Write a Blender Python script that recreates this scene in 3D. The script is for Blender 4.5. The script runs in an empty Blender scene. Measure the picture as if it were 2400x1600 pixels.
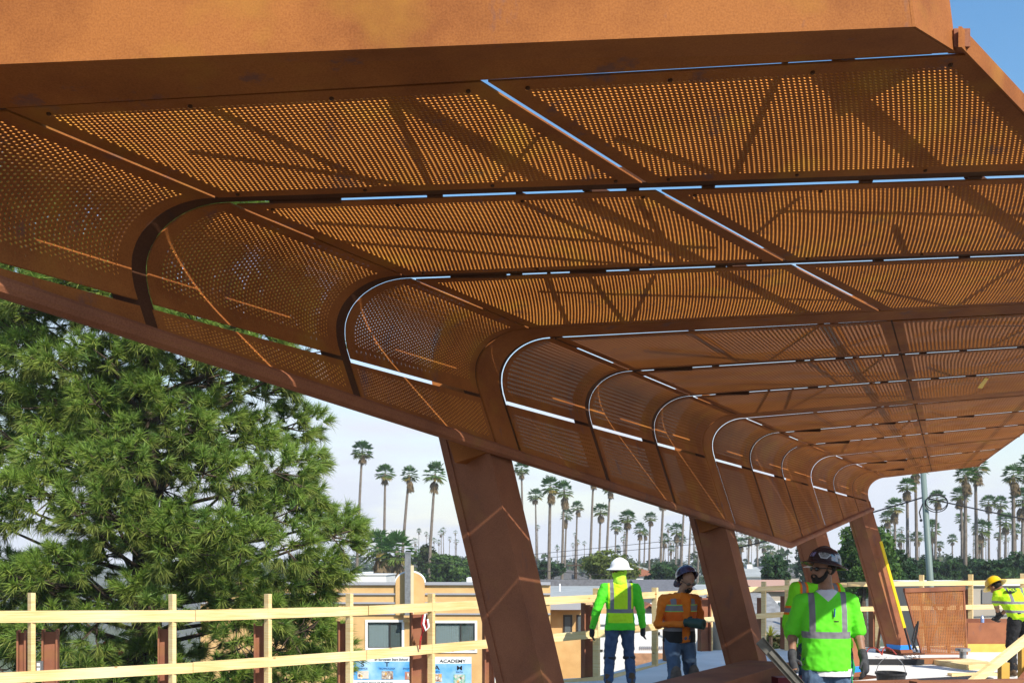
import bpy, bmesh, math, random
import numpy as np
from mathutils import Vector, Matrix, noise

random.seed(7)
S = bpy.context.scene
COL = S.collection
R = math.radians

# ------------------------------------------------------------------ camera, sky, sun, exposure
F = 2200.0            # focal length in photo pixels (photo is 2400 x 1600)
HOR = 1316.0          # horizon row in the photo
CAMZ = 1.85           # eye height above the deck
cam = bpy.data.cameras.new('camera')
cam.sensor_width = 36.0
cam.lens = 36.0 * F / 2400.0
cam.shift_y = (HOR - 800.0) / 2400.0
cam.clip_end = 6000.0
cam.clip_start = 0.05
camo = bpy.data.objects.new('camera', cam)
camo.location = (0, 0, CAMZ)
camo.rotation_euler = (R(90), 0, 0)
COL.objects.link(camo)
S.camera = camo

SUN = Vector((0.64, -1.0, 1.06)).normalized()
SUN_EL = math.asin(SUN.z)
SUN_ROT = math.atan2(SUN.x, SUN.y)
w = bpy.data.worlds.new('World')
S.world = w
w.use_nodes = True
wn = w.node_tree.nodes
wl = w.node_tree.links
bg = wn['Background']
sky = wn.new('ShaderNodeTexSky')
sky.sky_type = 'NISHITA'
sky.sun_disc = False
sky.sun_elevation = SUN_EL
sky.sun_rotation = SUN_ROT
sky.air_density = 1.5
sky.dust_density = 0.5
sky.ozone_density = 3.0
# thin high cloud, thicker towards the horizon
tc = wn.new('ShaderNodeTexCoord')
mp = wn.new('ShaderNodeMapping')
mp.inputs['Scale'].default_value = (1.6, 1.6, 7.0)
cn = wn.new('ShaderNodeTexNoise')
cn.inputs['Scale'].default_value = 1.6
cn.inputs['Detail'].default_value = 6
cn.inputs['Roughness'].default_value = 0.55
wl.new(tc.outputs['Generated'], mp.inputs['Vector'])
wl.new(mp.outputs['Vector'], cn.inputs['Vector'])
cr = wn.new('ShaderNodeValToRGB')
cr.color_ramp.elements[0].position = 0.40
cr.color_ramp.elements[0].color = (0, 0, 0, 1)
cr.color_ramp.elements[1].position = 0.62
cr.color_ramp.elements[1].color = (1, 1, 1, 1)
wl.new(cn.outputs['Fac'], cr.inputs['Fac'])
sep = wn.new('ShaderNodeSeparateXYZ')
wl.new(tc.outputs['Generated'], sep.inputs['Vector'])
ramp = wn.new('ShaderNodeMapRange')
ramp.inputs['From Min'].default_value = 0.0
ramp.inputs['From Max'].default_value = 0.36
ramp.inputs['To Min'].default_value = 0.98
ramp.inputs['To Max'].default_value = 0.0
wl.new(sep.outputs['Z'], ramp.inputs['Value'])
ml = wn.new('ShaderNodeMath')
ml.operation = 'MULTIPLY'
wl.new(cr.outputs['Color'], ml.inputs[0])
wl.new(ramp.outputs['Result'], ml.inputs[1])
ad = wn.new('ShaderNodeMath')
ad.operation = 'MULTIPLY_ADD'
wl.new(ramp.outputs['Result'], ad.inputs[0])
ad.inputs[1].default_value = 0.80
wl.new(ml.outputs[0], ad.inputs[2])
ad.use_clamp = True
mix = wn.new('ShaderNodeMix')
mix.data_type = 'RGBA'
wl.new(ad.outputs[0], mix.inputs['Factor'])
hsv = wn.new('ShaderNodeHueSaturation')
hsv.inputs['Saturation'].default_value = 1.25
hsv.inputs['Value'].default_value = 1.1
wl.new(sky.outputs['Color'], hsv.inputs['Color'])
wl.new(hsv.outputs['Color'], mix.inputs['A'])
mix.inputs['B'].default_value = (4.9, 5.2, 5.8, 1)
wl.new(mix.outputs['Result'], bg.inputs['Color'])
bg.inputs['Strength'].default_value = 0.12

sl = bpy.data.lights.new('sun', 'SUN')
sl.energy = 4.4
sl.angle = R(0.45)
sl.color = (1.0, 0.93, 0.82)
so = bpy.data.objects.new('sun', sl)
so.rotation_euler = SUN.to_track_quat('Z', 'Y').to_euler()
so.location = (0, 0, 60)
COL.objects.link(so)

S.view_settings.view_transform = 'Standard'
S.view_settings.look = 'None'
S.view_settings.exposure = 0.55
S.view_settings.gamma = 1.0
S.render.engine = 'CYCLES'
S.cycles.use_denoising = True
S.cycles.max_bounces = 7
S.cycles.diffuse_bounces = 4
S.cycles.glossy_bounces = 3
S.cycles.transmission_bounces = 3
S.cycles.transparent_max_bounces = 24
S.cycles.volume_bounces = 0
S.cycles.sample_clamp_indirect = 8.0
S.cycles.caustics_reflective = False
S.cycles.caustics_refractive = False


# ------------------------------------------------------------------ helpers
def px(x, y, D):
    """world point seen at photo pixel (x, y) at distance D in front of the camera"""
    return Vector(((x - 1200.0) * D / F, D, CAMZ + (HOR - y) * D / F))


def gx(x, D):
    return (x - 1200.0) * D / F


class MB:
    """collects faces; build() links them as one mesh object"""
    def __init__(self):
        self.v = []
        self.f = []
        self.m = []

    def add(self, vs, fs, mi=0):
        b = len(self.v)
        self.v.extend([tuple(p) for p in vs])
        self.f.extend([tuple(i + b for i in f) for f in fs])
        self.m.extend([mi] * len(fs))

    def box(self, lo, hi, mi=0):
        x0, y0, z0 = lo
        x1, y1, z1 = hi
        self.add([(x0, y0, z0), (x1, y0, z0), (x1, y1, z0), (x0, y1, z0), (x0, y0, z1), (x1, y0, z1), (x1, y1, z1), (x0, y1, z1)],
                 [(0, 3, 2, 1), (4, 5, 6, 7), (0, 1, 5, 4), (1, 2, 6, 5), (2, 3, 7, 6), (3, 0, 4, 7)], mi)

    def hexa(self, c8, mi=0):
        """8 corners: 4 bottom (ccw), 4 top"""
        self.add(c8, [(0, 3, 2, 1), (4, 5, 6, 7), (0, 1, 5, 4), (1, 2, 6, 5), (2, 3, 7, 6), (3, 0, 4, 7)], mi)

    def bar(self, p0, p1, wid, hgt, up=(0, 0, 1), mi=0):
        """rectangular bar from p0 to p1; hgt along up, wid across"""
        p0 = Vector(p0)
        p1 = Vector(p1)
        d = (p1 - p0).normalized()
        u = Vector(up)
        s = d.cross(u)
        if s.length < 1e-6:
            s = d.cross(Vector((1, 0, 0)))
        s.normalize()
        u = s.cross(d).normalized()
        s = s * wid / 2
        u = u * hgt / 2
        c = [p0 - s - u, p0 + s - u, p1 + s - u, p1 - s - u, p0 - s + u, p0 + s + u, p1 + s + u, p1 - s + u]
        self.hexa(c, mi)

    def tube(self, pts, radii, n=8, mi=0, cap=True):
        pts = [Vector(p) for p in pts]
        if not hasattr(radii, '__len__'):
            radii = [radii] * len(pts)
        vs = []
        fs = []
        ref = None
        for i, p in enumerate(pts):
            a = pts[max(i - 1, 0)]
            b = pts[min(i + 1, len(pts) - 1)]
            t = (b - a).normalized()
            if ref is None:
                ref = Vector((0, 0, 1)) if abs(t.z) < 0.9 else Vector((1, 0, 0))
            s = t.cross(ref).normalized()
            u = s.cross(t).normalized()
            ref = u
            for k in range(n):
                an = 2 * math.pi * k / n
                vs.append(p + (s * math.cos(an) + u * math.sin(an)) * radii[i])
        for i in range(len(pts) - 1):
            for k in range(n):
                k2 = (k + 1) % n
                fs.append((i * n + k, i * n + k2, (i + 1) * n + k2, (i + 1) * n + k))
        if cap:
            fs.append(tuple(range(n - 1, -1, -1)))
            fs.append(tuple((len(pts) - 1) * n + k for k in range(n)))
        self.add(vs, fs, mi)

    def ell(self, c, r, n=12, mi=0, rot=None):
        """ellipsoid"""
        c = Vector(c)
        if not hasattr(r, '__len__'):
            r = (r, r, r)
        m = n // 2 + 1
        vs = []
        fs = []
        for i in range(m):
            th = math.pi * i / (m - 1)
            for k in range(n):
                ph = 2 * math.pi * k / n
                p = Vector((r[0] * math.sin(th) * math.cos(ph), r[1] * math.sin(th) * math.sin(ph), r[2] * math.cos(th)))
                if rot is not None:
                    p = rot @ p
                vs.append(c + p)
        for i in range(m - 1):
            for k in range(n):
                k2 = (k + 1) % n
                fs.append((i * n + k, (i + 1) * n + k, (i + 1) * n + k2, i * n + k2))
        self.add(vs, fs, mi)

    def lathe(self, prof, c=(0, 0, 0), n=20, mi=0):
        c = Vector(c)
        vs = []
        fs = []
        for r, z in prof:
            for k in range(n):
                a = 2 * math.pi * k / n
                vs.append(c + Vector((r * math.cos(a), r * math.sin(a), z)))
        for i in range(len(prof) - 1):
            for k in range(n):
                k2 = (k + 1) % n
                fs.append((i * n + k, i * n + k2, (i + 1) * n + k2, (i + 1) * n + k))
        self.add(vs, fs, mi)

    def prism(self, poly, vec, mi=0):
        """extrude a planar polygon by vec"""
        vec = Vector(vec)
        n = len(poly)
        vs = [Vector(p) for p in poly] + [Vector(p) + vec for p in poly]
        fs = [tuple(range(n - 1, -1, -1)), tuple(range(n, 2 * n))]
        for i in range(n):
            j = (i + 1) % n
            fs.append((i, j, n + j, n + i))
        self.add(vs, fs, mi)

    def build(self, name, mat, parent=None, smooth=False, loc=None):
        me = bpy.data.meshes.new(name)
        v = self.v
        if loc is not None:
            v = [(p[0] - loc[0], p[1] - loc[1], p[2] - loc[2]) for p in v]
        me.from_pydata(v, [], self.f)
        mats = mat if isinstance(mat, (list, tuple)) else [mat]
        for m in mats:
            me.materials.append(m)
        if len(mats) > 1:
            me.polygons.foreach_set('material_index', self.m)
        if smooth:
            me.polygons.foreach_set('use_smooth', [True] * len(me.polygons))
        me.update()
        return link(name, me, parent, loc)


def link(name, me, parent=None, loc=None):
    o = bpy.data.objects.new(name, me)
    COL.objects.link(o)
    if parent is not None:
        o.parent = parent
        if loc is None:
            # vertices are written in world space: undo the parent's placement
            o.matrix_parent_inverse = parent.matrix_basis.inverted()
    if loc is not None:
        o.location = loc
    return o


def tag(o, label=None, cat=None, group=None, kind=None):
    if label:
        o['label'] = label
    if cat:
        o['category'] = cat
    if group:
        o['group'] = group
    if kind:
        o['kind'] = kind
    return o


def empty(name, loc=(0, 0, 0), rz=0.0):
    o = bpy.data.objects.new(name, None)
    o.empty_display_size = 0.2
    o.location = loc
    o.rotation_euler = (0, 0, rz)
    COL.objects.link(o)
    o.matrix_basis  # touch
    return o


# ------------------------------------------------------------------ materials
MATS = {}


def mat(name, col, rough=0.7, metal=0.0, spec=0.3, noise_amt=0.0, noise_scale=8.0, bump=0.0, bump_scale=60.0, col2=None, sheen=0.0, coords='Object'):
    if name in MATS:
        return MATS[name]
    m = bpy.data.materials.new(name)
    m.use_nodes = True
    nt = m.node_tree
    b = nt.nodes['Principled BSDF']
    b.inputs['Base Color'].default_value = (*col, 1)
    b.inputs['Roughness'].default_value = rough
    b.inputs['Metallic'].default_value = metal
    b.inputs['Specular IOR Level'].default_value = spec
    if sheen:
        b.inputs['Sheen Weight'].default_value = sheen
    if noise_amt or col2:
        t = nt.nodes.new('ShaderNodeTexCoord')
        n = nt.nodes.new('ShaderNodeTexNoise')
        n.inputs['Scale'].default_value = noise_scale
        n.inputs['Detail'].default_value = 6
        nt.links.new(t.outputs[coords], n.inputs['Vector'])
        c2 = col2 if col2 else tuple(c * (1 - noise_amt) for c in col)
        mx = nt.nodes.new('ShaderNodeMix')
        mx.data_type = 'RGBA'
        mr = nt.nodes.new('ShaderNodeMapRange')
        mr.inputs['From Min'].default_value = 0.35
        mr.inputs['From Max'].default_value = 0.65
        nt.links.new(n.outputs['Fac'], mr.inputs['Value'])
        nt.links.new(mr.outputs['Result'], mx.inputs['Factor'])
        mx.inputs['A'].default_value = (*col, 1)
        mx.inputs['B'].default_value = (*c2, 1)
        nt.links.new(mx.outputs['Result'], b.inputs['Base Color'])
    if bump:
        t = nt.nodes.new('ShaderNodeTexCoord')
        n = nt.nodes.new('ShaderNodeTexNoise')
        n.inputs['Scale'].default_value = bump_scale
        n.inputs['Detail'].default_value = 4
        nt.links.new(t.outputs[coords], n.inputs['Vector'])
        bp = nt.nodes.new('ShaderNodeBump')
        bp.inputs['Strength'].default_value = bump
        bp.inputs['Distance'].default_value = 0.02
        nt.links.new(n.outputs['Fac'], bp.inputs['Height'])
        nt.links.new(bp.outputs['Normal'], b.inputs['Normal'])
    MATS[name] = m
    return m


def corten(name, a, b, c, perforated=False, speck=0.5, open_=0.42, through=0.12):
    """weathering steel: large rust clouds, purple-grey mill patches, fine orange speckle"""
    m = bpy.data.materials.new(name)
    m.use_nodes = True
    nt = m.node_tree
    N = nt.nodes
    L = nt.links
    bs = N['Principled BSDF']
    bs.inputs['Roughness'].default_value = 0.78
    bs.inputs['Specular IOR Level'].default_value = 0.18
    t = N.new('ShaderNodeTexCoord')
    n1 = N.new('ShaderNodeTexNoise')
    n1.inputs['Scale'].default_value = 1.7
    n1.inputs['Detail'].default_value = 7
    n1.inputs['Roughness'].default_value = 0.6
    L.new(t.outputs['Object'], n1.inputs['Vector'])
    r1 = N.new('ShaderNodeMapRange')
    r1.inputs['From Min'].default_value = 0.40
    r1.inputs['From Max'].default_value = 0.60
    L.new(n1.outputs['Fac'], r1.inputs['Value'])
    m1 = N.new('ShaderNodeMix')
    m1.data_type = 'RGBA'
    L.new(r1.outputs['Result'], m1.inputs['Factor'])
    m1.inputs['A'].default_value = (*a, 1)
    m1.inputs['B'].default_value = (*b, 1)
    # fine speckle
    n2 = N.new('ShaderNodeTexNoise')
    n2.inputs['Scale'].default_value = 140.0
    n2.inputs['Detail'].default_value = 3
    L.new(t.outputs['Object'], n2.inputs['Vector'])
    r2 = N.new('ShaderNodeMapRange')
    r2.inputs['From Min'].default_value = 0.35
    r2.inputs['From Max'].default_value = 0.7
    r2.inputs['To Min'].default_value = 0.0
    r2.inputs['To Max'].default_value = speck
    L.new(n2.outputs['Fac'], r2.inputs['Value'])
    m2 = N.new('ShaderNodeMix')
    m2.data_type = 'RGBA'
    m2.blend_type = 'MULTIPLY'
    L.new(r2.outputs['Result'], m2.inputs['Factor'])
    L.new(m1.outputs['Result'], m2.inputs['A'])
    m2.inputs['B'].default_value = (0.50, 0.40, 0.30, 1)
    # sparse darker purple-grey patches
    mpn = N.new('ShaderNodeMapping')
    mpn.inputs['Scale'].default_value = (2.2, 2.2, 0.9)
    L.new(t.outputs['Object'], mpn.inputs['Vector'])
    n3 = N.new('ShaderNodeTexNoise')
    n3.inputs['Scale'].default_value = 2.3
    n3.inputs['Detail'].default_value = 8
    n3.inputs['Roughness'].default_value = 0.65
    L.new(mpn.outputs['Vector'], n3.inputs['Vector'])
    r3 = N.new('ShaderNodeMapRange')
    r3.inputs['From Min'].default_value = 0.60
    r3.inputs['From Max'].default_value = 0.68
    r3.inputs['To Max'].default_value = 0.7
    L.new(n3.outputs['Fac'], r3.inputs['Value'])
    m3 = N.new('ShaderNodeMix')
    m3.data_type = 'RGBA'
    L.new(r3.outputs['Result'], m3.inputs['Factor'])
    L.new(m2.outputs['Result'], m3.inputs['A'])
    m3.inputs['B'].default_value = (*c, 1)
    # yellow ochre bloom
    n4 = N.new('ShaderNodeTexNoise')
    n4.inputs['Scale'].default_value = 2.9
    n4.inputs['Detail'].default_value = 5
    mp4 = N.new('ShaderNodeMapping')
    mp4.inputs['Location'].default_value = (3.3, 1.7, 8.1)
    L.new(t.outputs['Object'], mp4.inputs['Vector'])
    L.new(mp4.outputs['Vector'], n4.inputs['Vector'])
    r4 = N.new('ShaderNodeMapRange')
    r4.inputs['From Min'].default_value = 0.55
    r4.inputs['From Max'].default_value = 0.72
    r4.inputs['To Max'].default_value = 0.55
    L.new(n4.outputs['Fac'], r4.inputs['Value'])
    m4 = N.new('ShaderNodeMix')
    m4.data_type = 'RGBA'
    L.new(r4.outputs['Result'], m4.inputs['Factor'])
    L.new(m3.outputs['Result'], m4.inputs['A'])
    m4.inputs['B'].default_value = (a[0] * 0.98, a[1] * 1.28, a[2] * 0.75, 1)
    L.new(m4.outputs['Result'], bs.inputs['Base Color'])
    bp = N.new('ShaderNodeBump')
    bp.inputs['Strength'].default_value = 0.18
    bp.inputs['Distance'].default_value = 0.004
    L.new(n2.outputs['Fac'], bp.inputs['Height'])
    L.new(bp.outputs['Normal'], bs.inputs['Normal'])
    if perforated:
        # staggered round holes laid out in metres on the UV map; the sheet is thick, so part of each
        # hole is filled by its own lit wall (diffuse transmission), the rest is open
        uv = N.new('ShaderNodeUVMap')
        sp = N.new('ShaderNodeSeparateXYZ')
        L.new(uv.outputs['UV'], sp.inputs['Vector'])

        def mth(op, x, y=None):
            q = N.new('ShaderNodeMath')
            q.operation = op
            for i, z in enumerate((x, y)):
                if z is None:
                    continue
                if isinstance(z, (int, float)):
                    q.inputs[i].default_value = z
                else:
                    L.new(z, q.inputs[i])
            return q.outputs[0]
        P = 0.0340
        v = mth('DIVIDE', sp.outputs['Y'], P * 0.866)
        row = mth('FLOOR', v)
        par = mth('MULTIPLY', mth('MODULO', row, 2.0), 0.0)
        u = mth('ADD', mth('DIVIDE', sp.outputs['X'], P), par)
        fu = mth('MULTIPLY', mth('SUBTRACT', mth('FRACT', u), 0.5), P)
        fv = mth('MULTIPLY', mth('SUBTRACT', mth('FRACT', v), 0.5), P * 0.866)
        d = mth('SQRT', mth('ADD', mth('MULTIPLY', fu, fu), mth('MULTIPLY', fv, fv)))
        hole = mth('LESS_THAN', d, 0.0094)
        tr = N.new('ShaderNodeBsdfTransparent')
        tl = N.new('ShaderNodeBsdfTranslucent')
        tl.inputs['Color'].default_value = (min(a[0] * 1.5, 1), a[1] * 1.4, a[2] * 1.2, 1)
        hm = N.new('ShaderNodeMixShader')
        hm.inputs['Fac'].default_value = 1.0 - through
        L.new(tr.outputs[0], hm.inputs[1])
        L.new(tl.outputs[0], hm.inputs[2])
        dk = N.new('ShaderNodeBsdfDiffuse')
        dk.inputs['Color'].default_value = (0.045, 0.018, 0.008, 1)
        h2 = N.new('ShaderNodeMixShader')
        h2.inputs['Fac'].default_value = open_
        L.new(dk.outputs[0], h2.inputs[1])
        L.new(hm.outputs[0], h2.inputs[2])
        sm = N.new('ShaderNodeMixShader')
        L.new(hole, sm.inputs['Fac'])
        L.new(bs.outputs[0], sm.inputs[1])
        L.new(h2.outputs[0], sm.inputs[2])
        L.new(sm.outputs[0], N['Material Output'].inputs['Surface'])
    MATS[name] = m
    return m


RUST_A, RUST_B, RUST_C = (0.40, 0.145, 0.036), (0.275, 0.092, 0.024), (0.15, 0.082, 0.08)
M_RUST = corten('weathering_steel', RUST_A, RUST_B, RUST_C)
M_PERF = corten('perforated_weathering_steel', RUST_A, RUST_B, RUST_C, perforated=True, speck=0.25)
M_PERF2 = corten('open_perforated_steel', (0.36, 0.145, 0.05), (0.27, 0.10, 0.035), RUST_C, perforated=True, speck=0.3, open_=1.0, through=0.5)
M_CUT_LIT = corten('sunlit_cut_edge', (0.78, 0.34, 0.07), (0.66, 0.27, 0.055), RUST_B, speck=0.1)  # cut hole walls, with sunlight put into the brighter orange
M_RIB = corten('shaded_weathering_steel_rib', (0.11, 0.046, 0.022), (0.075, 0.03, 0.016), (0.05, 0.028, 0.025))  # darker steel: the gap shadow at the ribs is put into the colour
M_COL = corten('weathering_steel_column', (0.34, 0.135, 0.068), (0.25, 0.098, 0.052), (0.19, 0.09, 0.068))

# ------------------------------------------------------------------ the canopy
# ceiling fold line, measured from the photograph; all heights are relative to the eye here and
# shifted by CAMZ when written.  "off" runs across the canopy at a constant distance D.
AX = Vector((0.524, 0.852, 0)).normalized()      # long axis of the canopy
NX = Vector((0.852, -0.524, 0)).normalized()     # horizontal, towards the open side
ZF = 1.70


def fold(D):
    return 0.616 * D - 4.092


def midw(D):
    return 1.81 + (D - 3.5) * 0.2257 if D < 7.0 else 2.60 - (D - 7.0) * 0.1424


def kslope(D):
    pts = [(3.0, .056), (3.5, .056), (4.43, .033), (5.62, .038), (6.9, .050), (9.6, .072), (11, .083), (15, .10), (18.8, .12), (20, .12)]
    for (a, b), (c, d) in zip(pts, pts[1:]):
        if D <= c:
            return b + (d - b) * max(0.0, (D - a)) / (c - a)
    return .12


KINK = 12.95


def lipz(D):
    return 1.085 - 0.0969 * (D - 4.43) if D < KINK else 0.26 + 0.1385 * (D - KINK)


# curved part of the profile, from the fold down to the wall seam: (off, z)
ARC = [(-0.39 * math.sin(math.pi / 2 * i / 12), 1.39 + 0.31 * math.cos(math.pi / 2 * i / 12)) for i in range(13)]
ARC += [(-0.388, 1.345), (-0.378, 1.285), (-0.36, 1.225)]
_al = [0.0]
for _p, _q in zip(ARC, ARC[1:]):
    _al.append(_al[-1] + math.hypot(_q[0] - _p[0], _q[1] - _p[1]))
ARCLEN = _al[-1]


def arcpt(s):
    """point and outward normal of the curved profile at s in 0..1"""
    L = s * ARCLEN
    for i in range(len(ARC) - 1):
        if L <= _al[i + 1] + 1e-9:
            break
    t = (L - _al[i]) / (_al[i + 1] - _al[i])
    p, q = ARC[i], ARC[i + 1]
    dx, dz = q[0] - p[0], q[1] - p[1]
    n = math.hypot(dx, dz)
    return p[0] + dx * t, p[1] + dz * t, dz / n, -dx / n


def wall_off(z):
    return -0.36 + 0.32 * (1.225 - z)


def P3(D, off, z):
    return (fold(D) + off, D, z + CAMZ)


canopy = empty('steel_canopy', (2.0, 9.0, 0))
tag(canopy, 'long rust-brown weathering steel canopy of perforated panels on leaning columns', 'canopy')
bpy.context.view_layer.update()

# ribs: (front D, back D, wide?)
RIBS = [(3.215, 3.50, 2), (4.40, 4.465, 0), (5.59, 5.655, 0), (6.87, 7.12, 1), (8.34, 8.41, 0), (9.60, 9.67, 0),
        (10.88, 11.12, 1), (12.34, 12.41, 0), (13.61, 13.68, 0), (14.86, 15.06, 1), (16.36, 16.43, 0), (17.68, 17.75, 0), (18.72, 18.95, 1)]
GAP = 0.016           # slot between a rib and the panel behind it
THK = 0.0055


# ---- panel maps: (s, D, h) -> point, h along the outward normal
def map_left(s, D, h):
    a, b = 0.018, midw(D) - (0.014 if D < 7 else 0.007)
    o = a + (b - a) * s
    return P3(D, o, ZF + kslope(D) * o + h)


def map_right(s, D, h):
    a, b = midw(D) + (0.014 if D < 7 else 0.007), 2 * midw(D) - 0.004
    o = a + (b - a) * s
    return P3(D, o, ZF + kslope(D) * o + h)


def map_curve(s, D, h):
    o, z, nx, nz = arcpt(s)
    return P3(D, o + nx * h, z + nz * h)


def map_wall(s, D, h):
    z0, z1 = 1.196, lipz(D) + 0.01
    z = z0 + (z1 - z0) * s
    return P3(D, wall_off(z) - 0.95 * h, z - 0.3 * h)


def perforated_geo(name, mp, t0, t1, width, nseg, parent, pitch=0.0215, rad=0.0055, mt=0.055, ms=0.075, thick=THK):
    """sheet with real holes: rows at constant D, staggered; hexagonal holes with walls"""
    r = pitch * 0.866
    nrow = int((t1 - t0 - 2 * mt) / r)
    ta = t0 + ((t1 - t0) - nrow * r) / 2
    ps = pitch / width
    ncol = int((1 - 2 * ms / width) / ps) - 1
    sa = (1 - (ncol + 0.5) * ps) / 2
    V = []
    Fq = []
    MI = []

    def addv(s, t, h):
        V.append(mp(s, t, h))
        return len(V) - 1

    def strip(s0, s1, ta_, tb_, n):
        prev = None
        for i in range(n + 1):
            s = s0 + (s1 - s0) * i / n
            cur = (addv(s, ta_, 0), addv(s, tb_, 0))
            if prev:
                Fq.append((prev[0], cur[0], cur[1], prev[1]))
            prev = cur
    strip(0, 1, t0, ta, nseg)
    strip(0, 1, ta + nrow * r, t1, nseg)
    hexo = [(math.cos(math.pi / 3 * k), math.sin(math.pi / 3 * k)) for k in range(6)]
    for j in range(nrow):
        tb = ta + j * r
        so_ = sa + (0.5 * ps if j % 2 else 0.0)
        strip(0, so_, tb, tb + r, max(1, nseg // 6))
        strip(so_ + ncol * ps, 1, tb, tb + r, max(1, nseg // 6))
        tc_ = tb + r / 2
        for i in range(ncol):
            s0 = so_ + i * ps
            b = len(V)
            V.extend((mp(s0 + ps, tb + r, 0), mp(s0, tb + r, 0), mp(s0, tb, 0), mp(s0 + ps, tb, 0)))
            sc = s0 + ps / 2
            for cx, cy in hexo:
                V.append(mp(sc + cx * rad / width, tc_ + cy * rad, 0))
            for cx, cy in hexo:
                V.append(mp(sc + cx * rad / width, tc_ + cy * rad, thick))
            h = b + 4
            Fq.extend(((b + 3, b, h), (b, h + 1, h), (b, b + 1, h + 2, h + 1), (b + 1, h + 3, h + 2), (b + 1, b + 2, h + 3),
                       (b + 2, h + 4, h + 3), (b + 2, b + 3, h + 5, h + 4), (b + 3, h, h + 5)))
            MI.extend([0] * (len(Fq) - len(MI)))
            MI.extend([1] * 6)
            for k in range(6):
                k2 = (k + 1) % 6
                Fq.append((h + k, h + k2, h + 6 + k2, h + 6 + k))
    # folded edges all round
    hh = 0.008
    for (sA, tA, sB, tB, n) in ((0, t0, 1, t0, nseg), (0, t1, 1, t1, nseg), (0, t0, 0, t1, 1), (1, t0, 1, t1, 1)):
        prev = None
        for i in range(n + 1):
            s = sA + (sB - sA) * i / n
            t = tA + (tB - tA) * i / n
            cur = (addv(s, t, 0), addv(s, t, hh))
            if prev:
                Fq.append((prev[0], cur[0], cur[1], prev[1]))
            prev = cur
    me = bpy.data.meshes.new(name)
    me.from_pydata(V, [], Fq)
    me.materials.append(M_RUST)
    me.materials.append(M_CUT_LIT)
    me.polygons.foreach_set('material_index', MI + [0] * (len(Fq) - len(MI)))
    me.update()
    return link(name, me, parent)


def perforated_far(name, mp, t0, t1, width, nseg, parent, mt=0.05, ms=0.07):
    """the same sheet where the holes are too small to resolve: the holes are cut by the material"""
    V = []
    Fq = []
    MI = []
    UV = []
    ss = [0.0, ms / width] + [ms / width + (1 - 2 * ms / width) * i / nseg for i in range(1, nseg)] + [1 - ms / width, 1.0]
    ts = [t0, t0 + mt] + ([KINK] if t0 + mt < KINK < t1 - mt else []) + [t1 - mt, t1]
    nr = len(ts) - 1
    for t in ts:
        for s in ss:
            V.append(mp(s, t, 0))
            UV.append((s * width, t))
    n = len(ss)
    for j in range(nr):
        for i in range(n - 1):
            Fq.append((j * n + i, j * n + i + 1, (j + 1) * n + i + 1, (j + 1) * n + i))
            MI.append(1 if (0 < j < nr - 1 and 0 < i < n - 2) else 0)
    b = len(V)
    for i, s in enumerate(ss):
        for t in (t0, t1):
            V.append(mp(s, t, 0.008))
            UV.append((0, 0))
    for i in range(n - 1):
        Fq.append((i, i + 1, b + 2 * i + 2, b + 2 * i))
        Fq.append((nr * n + i, nr * n + i + 1, b + 2 * i + 3, b + 2 * i + 1))
        MI.extend((0, 0))
    me = bpy.data.meshes.new(name)
    me.from_pydata(V, [], Fq)
    me.materials.append(M_RUST)
    me.materials.append(M_PERF)
    me.polygons.foreach_set('material_index', MI)
    uvl = me.uv_layers.new(name='UVMap')
    li = [0] * len(me.loops)
    me.loops.foreach_get('vertex_index', li)
    uvl.data.foreach_set('uv', [c for i in li for c in UV[i]])
    me.update()
    return link(name, me, parent)


for i in range(12):
    t0 = RIBS[i][1] + GAP
    t1 = RIBS[i + 1][0] - (0.012 if RIBS[i + 1][2] == 0 else 0.03)
    wide = RIBS[i][2] > 0
    D = (t0 + t1) / 2
    W = midw(D)
    near = i < 3
    for (nm, mp_, wid, nseg) in (('ceiling_panel', map_left, W - 0.04, 1), ('ceiling_panel', map_right, W - 0.04, 1),
                                 ('curved_panel', map_curve, ARCLEN, 24), ('wall_panel', map_wall, 1.2 - lipz(D), 1)):
        t0 = RIBS[i][1] + {'ceiling_panel': 0.026 if i == 0 else (0.045 if wide else GAP), 'curved_panel': 0.001 if not wide else 0.047, 'wall_panel': -0.012 if not wide else 0.03}[nm]
        if near:
            o = perforated_geo(nm, mp_, t0, t1, wid, nseg, canopy, **(dict(mt=0.03, ms=0.018) if nm == 'wall_panel' else {}))
        else:
            o = perforated_far(nm, mp_, t0, t1, wid, max(nseg, 2), canopy)


# ---- ribs and beams
def profile(D, zlow, ceil=True, edge=True):
    pr = []
    z = zlow
    n = 4
    for k in range(n):
        zz = zlow + (1.225 - zlow) * k / n
        pr.append((wall_off(zz), zz, -0.952, -0.305))
    for k in range(24, -1, -1):
        o, zz, nx, nz = arcpt(k / 24)
        pr.append((o, zz, nx, nz))
    if ceil:
        ks = kslope(D)
        e = 2 * midw(D) if edge is True else edge
        for q in (0.03, e / 2, e):
            pr.append((q, ZF + ks * q, 0, 1))
    return pr


def sweep(mb, pr, D0, D1, h0, h1, outdir=None):
    vs = []
    fs = []
    for (o, z, nx, nz) in pr:
        hh1 = min(h1, outdir) if (outdir and nz > 0.9) else h1
        for D, h in ((D0, h0), (D1, h0), (D1, hh1), (D0, hh1)):
            vs.append(P3(D, o + nx * h, z + nz * h))
    n = len(pr)
    for i in range(n - 1):
        for k in range(4):
            k2 = (k + 1) % 4
            fs.append((i * 4 + k, i * 4 + k2, (i + 1) * 4 + k2, (i + 1) * 4 + k))
    fs.append((3, 2, 1, 0))
    fs.append(tuple((n - 1) * 4 + k for k in range(4)))
    mb.add(vs, fs)


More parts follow.
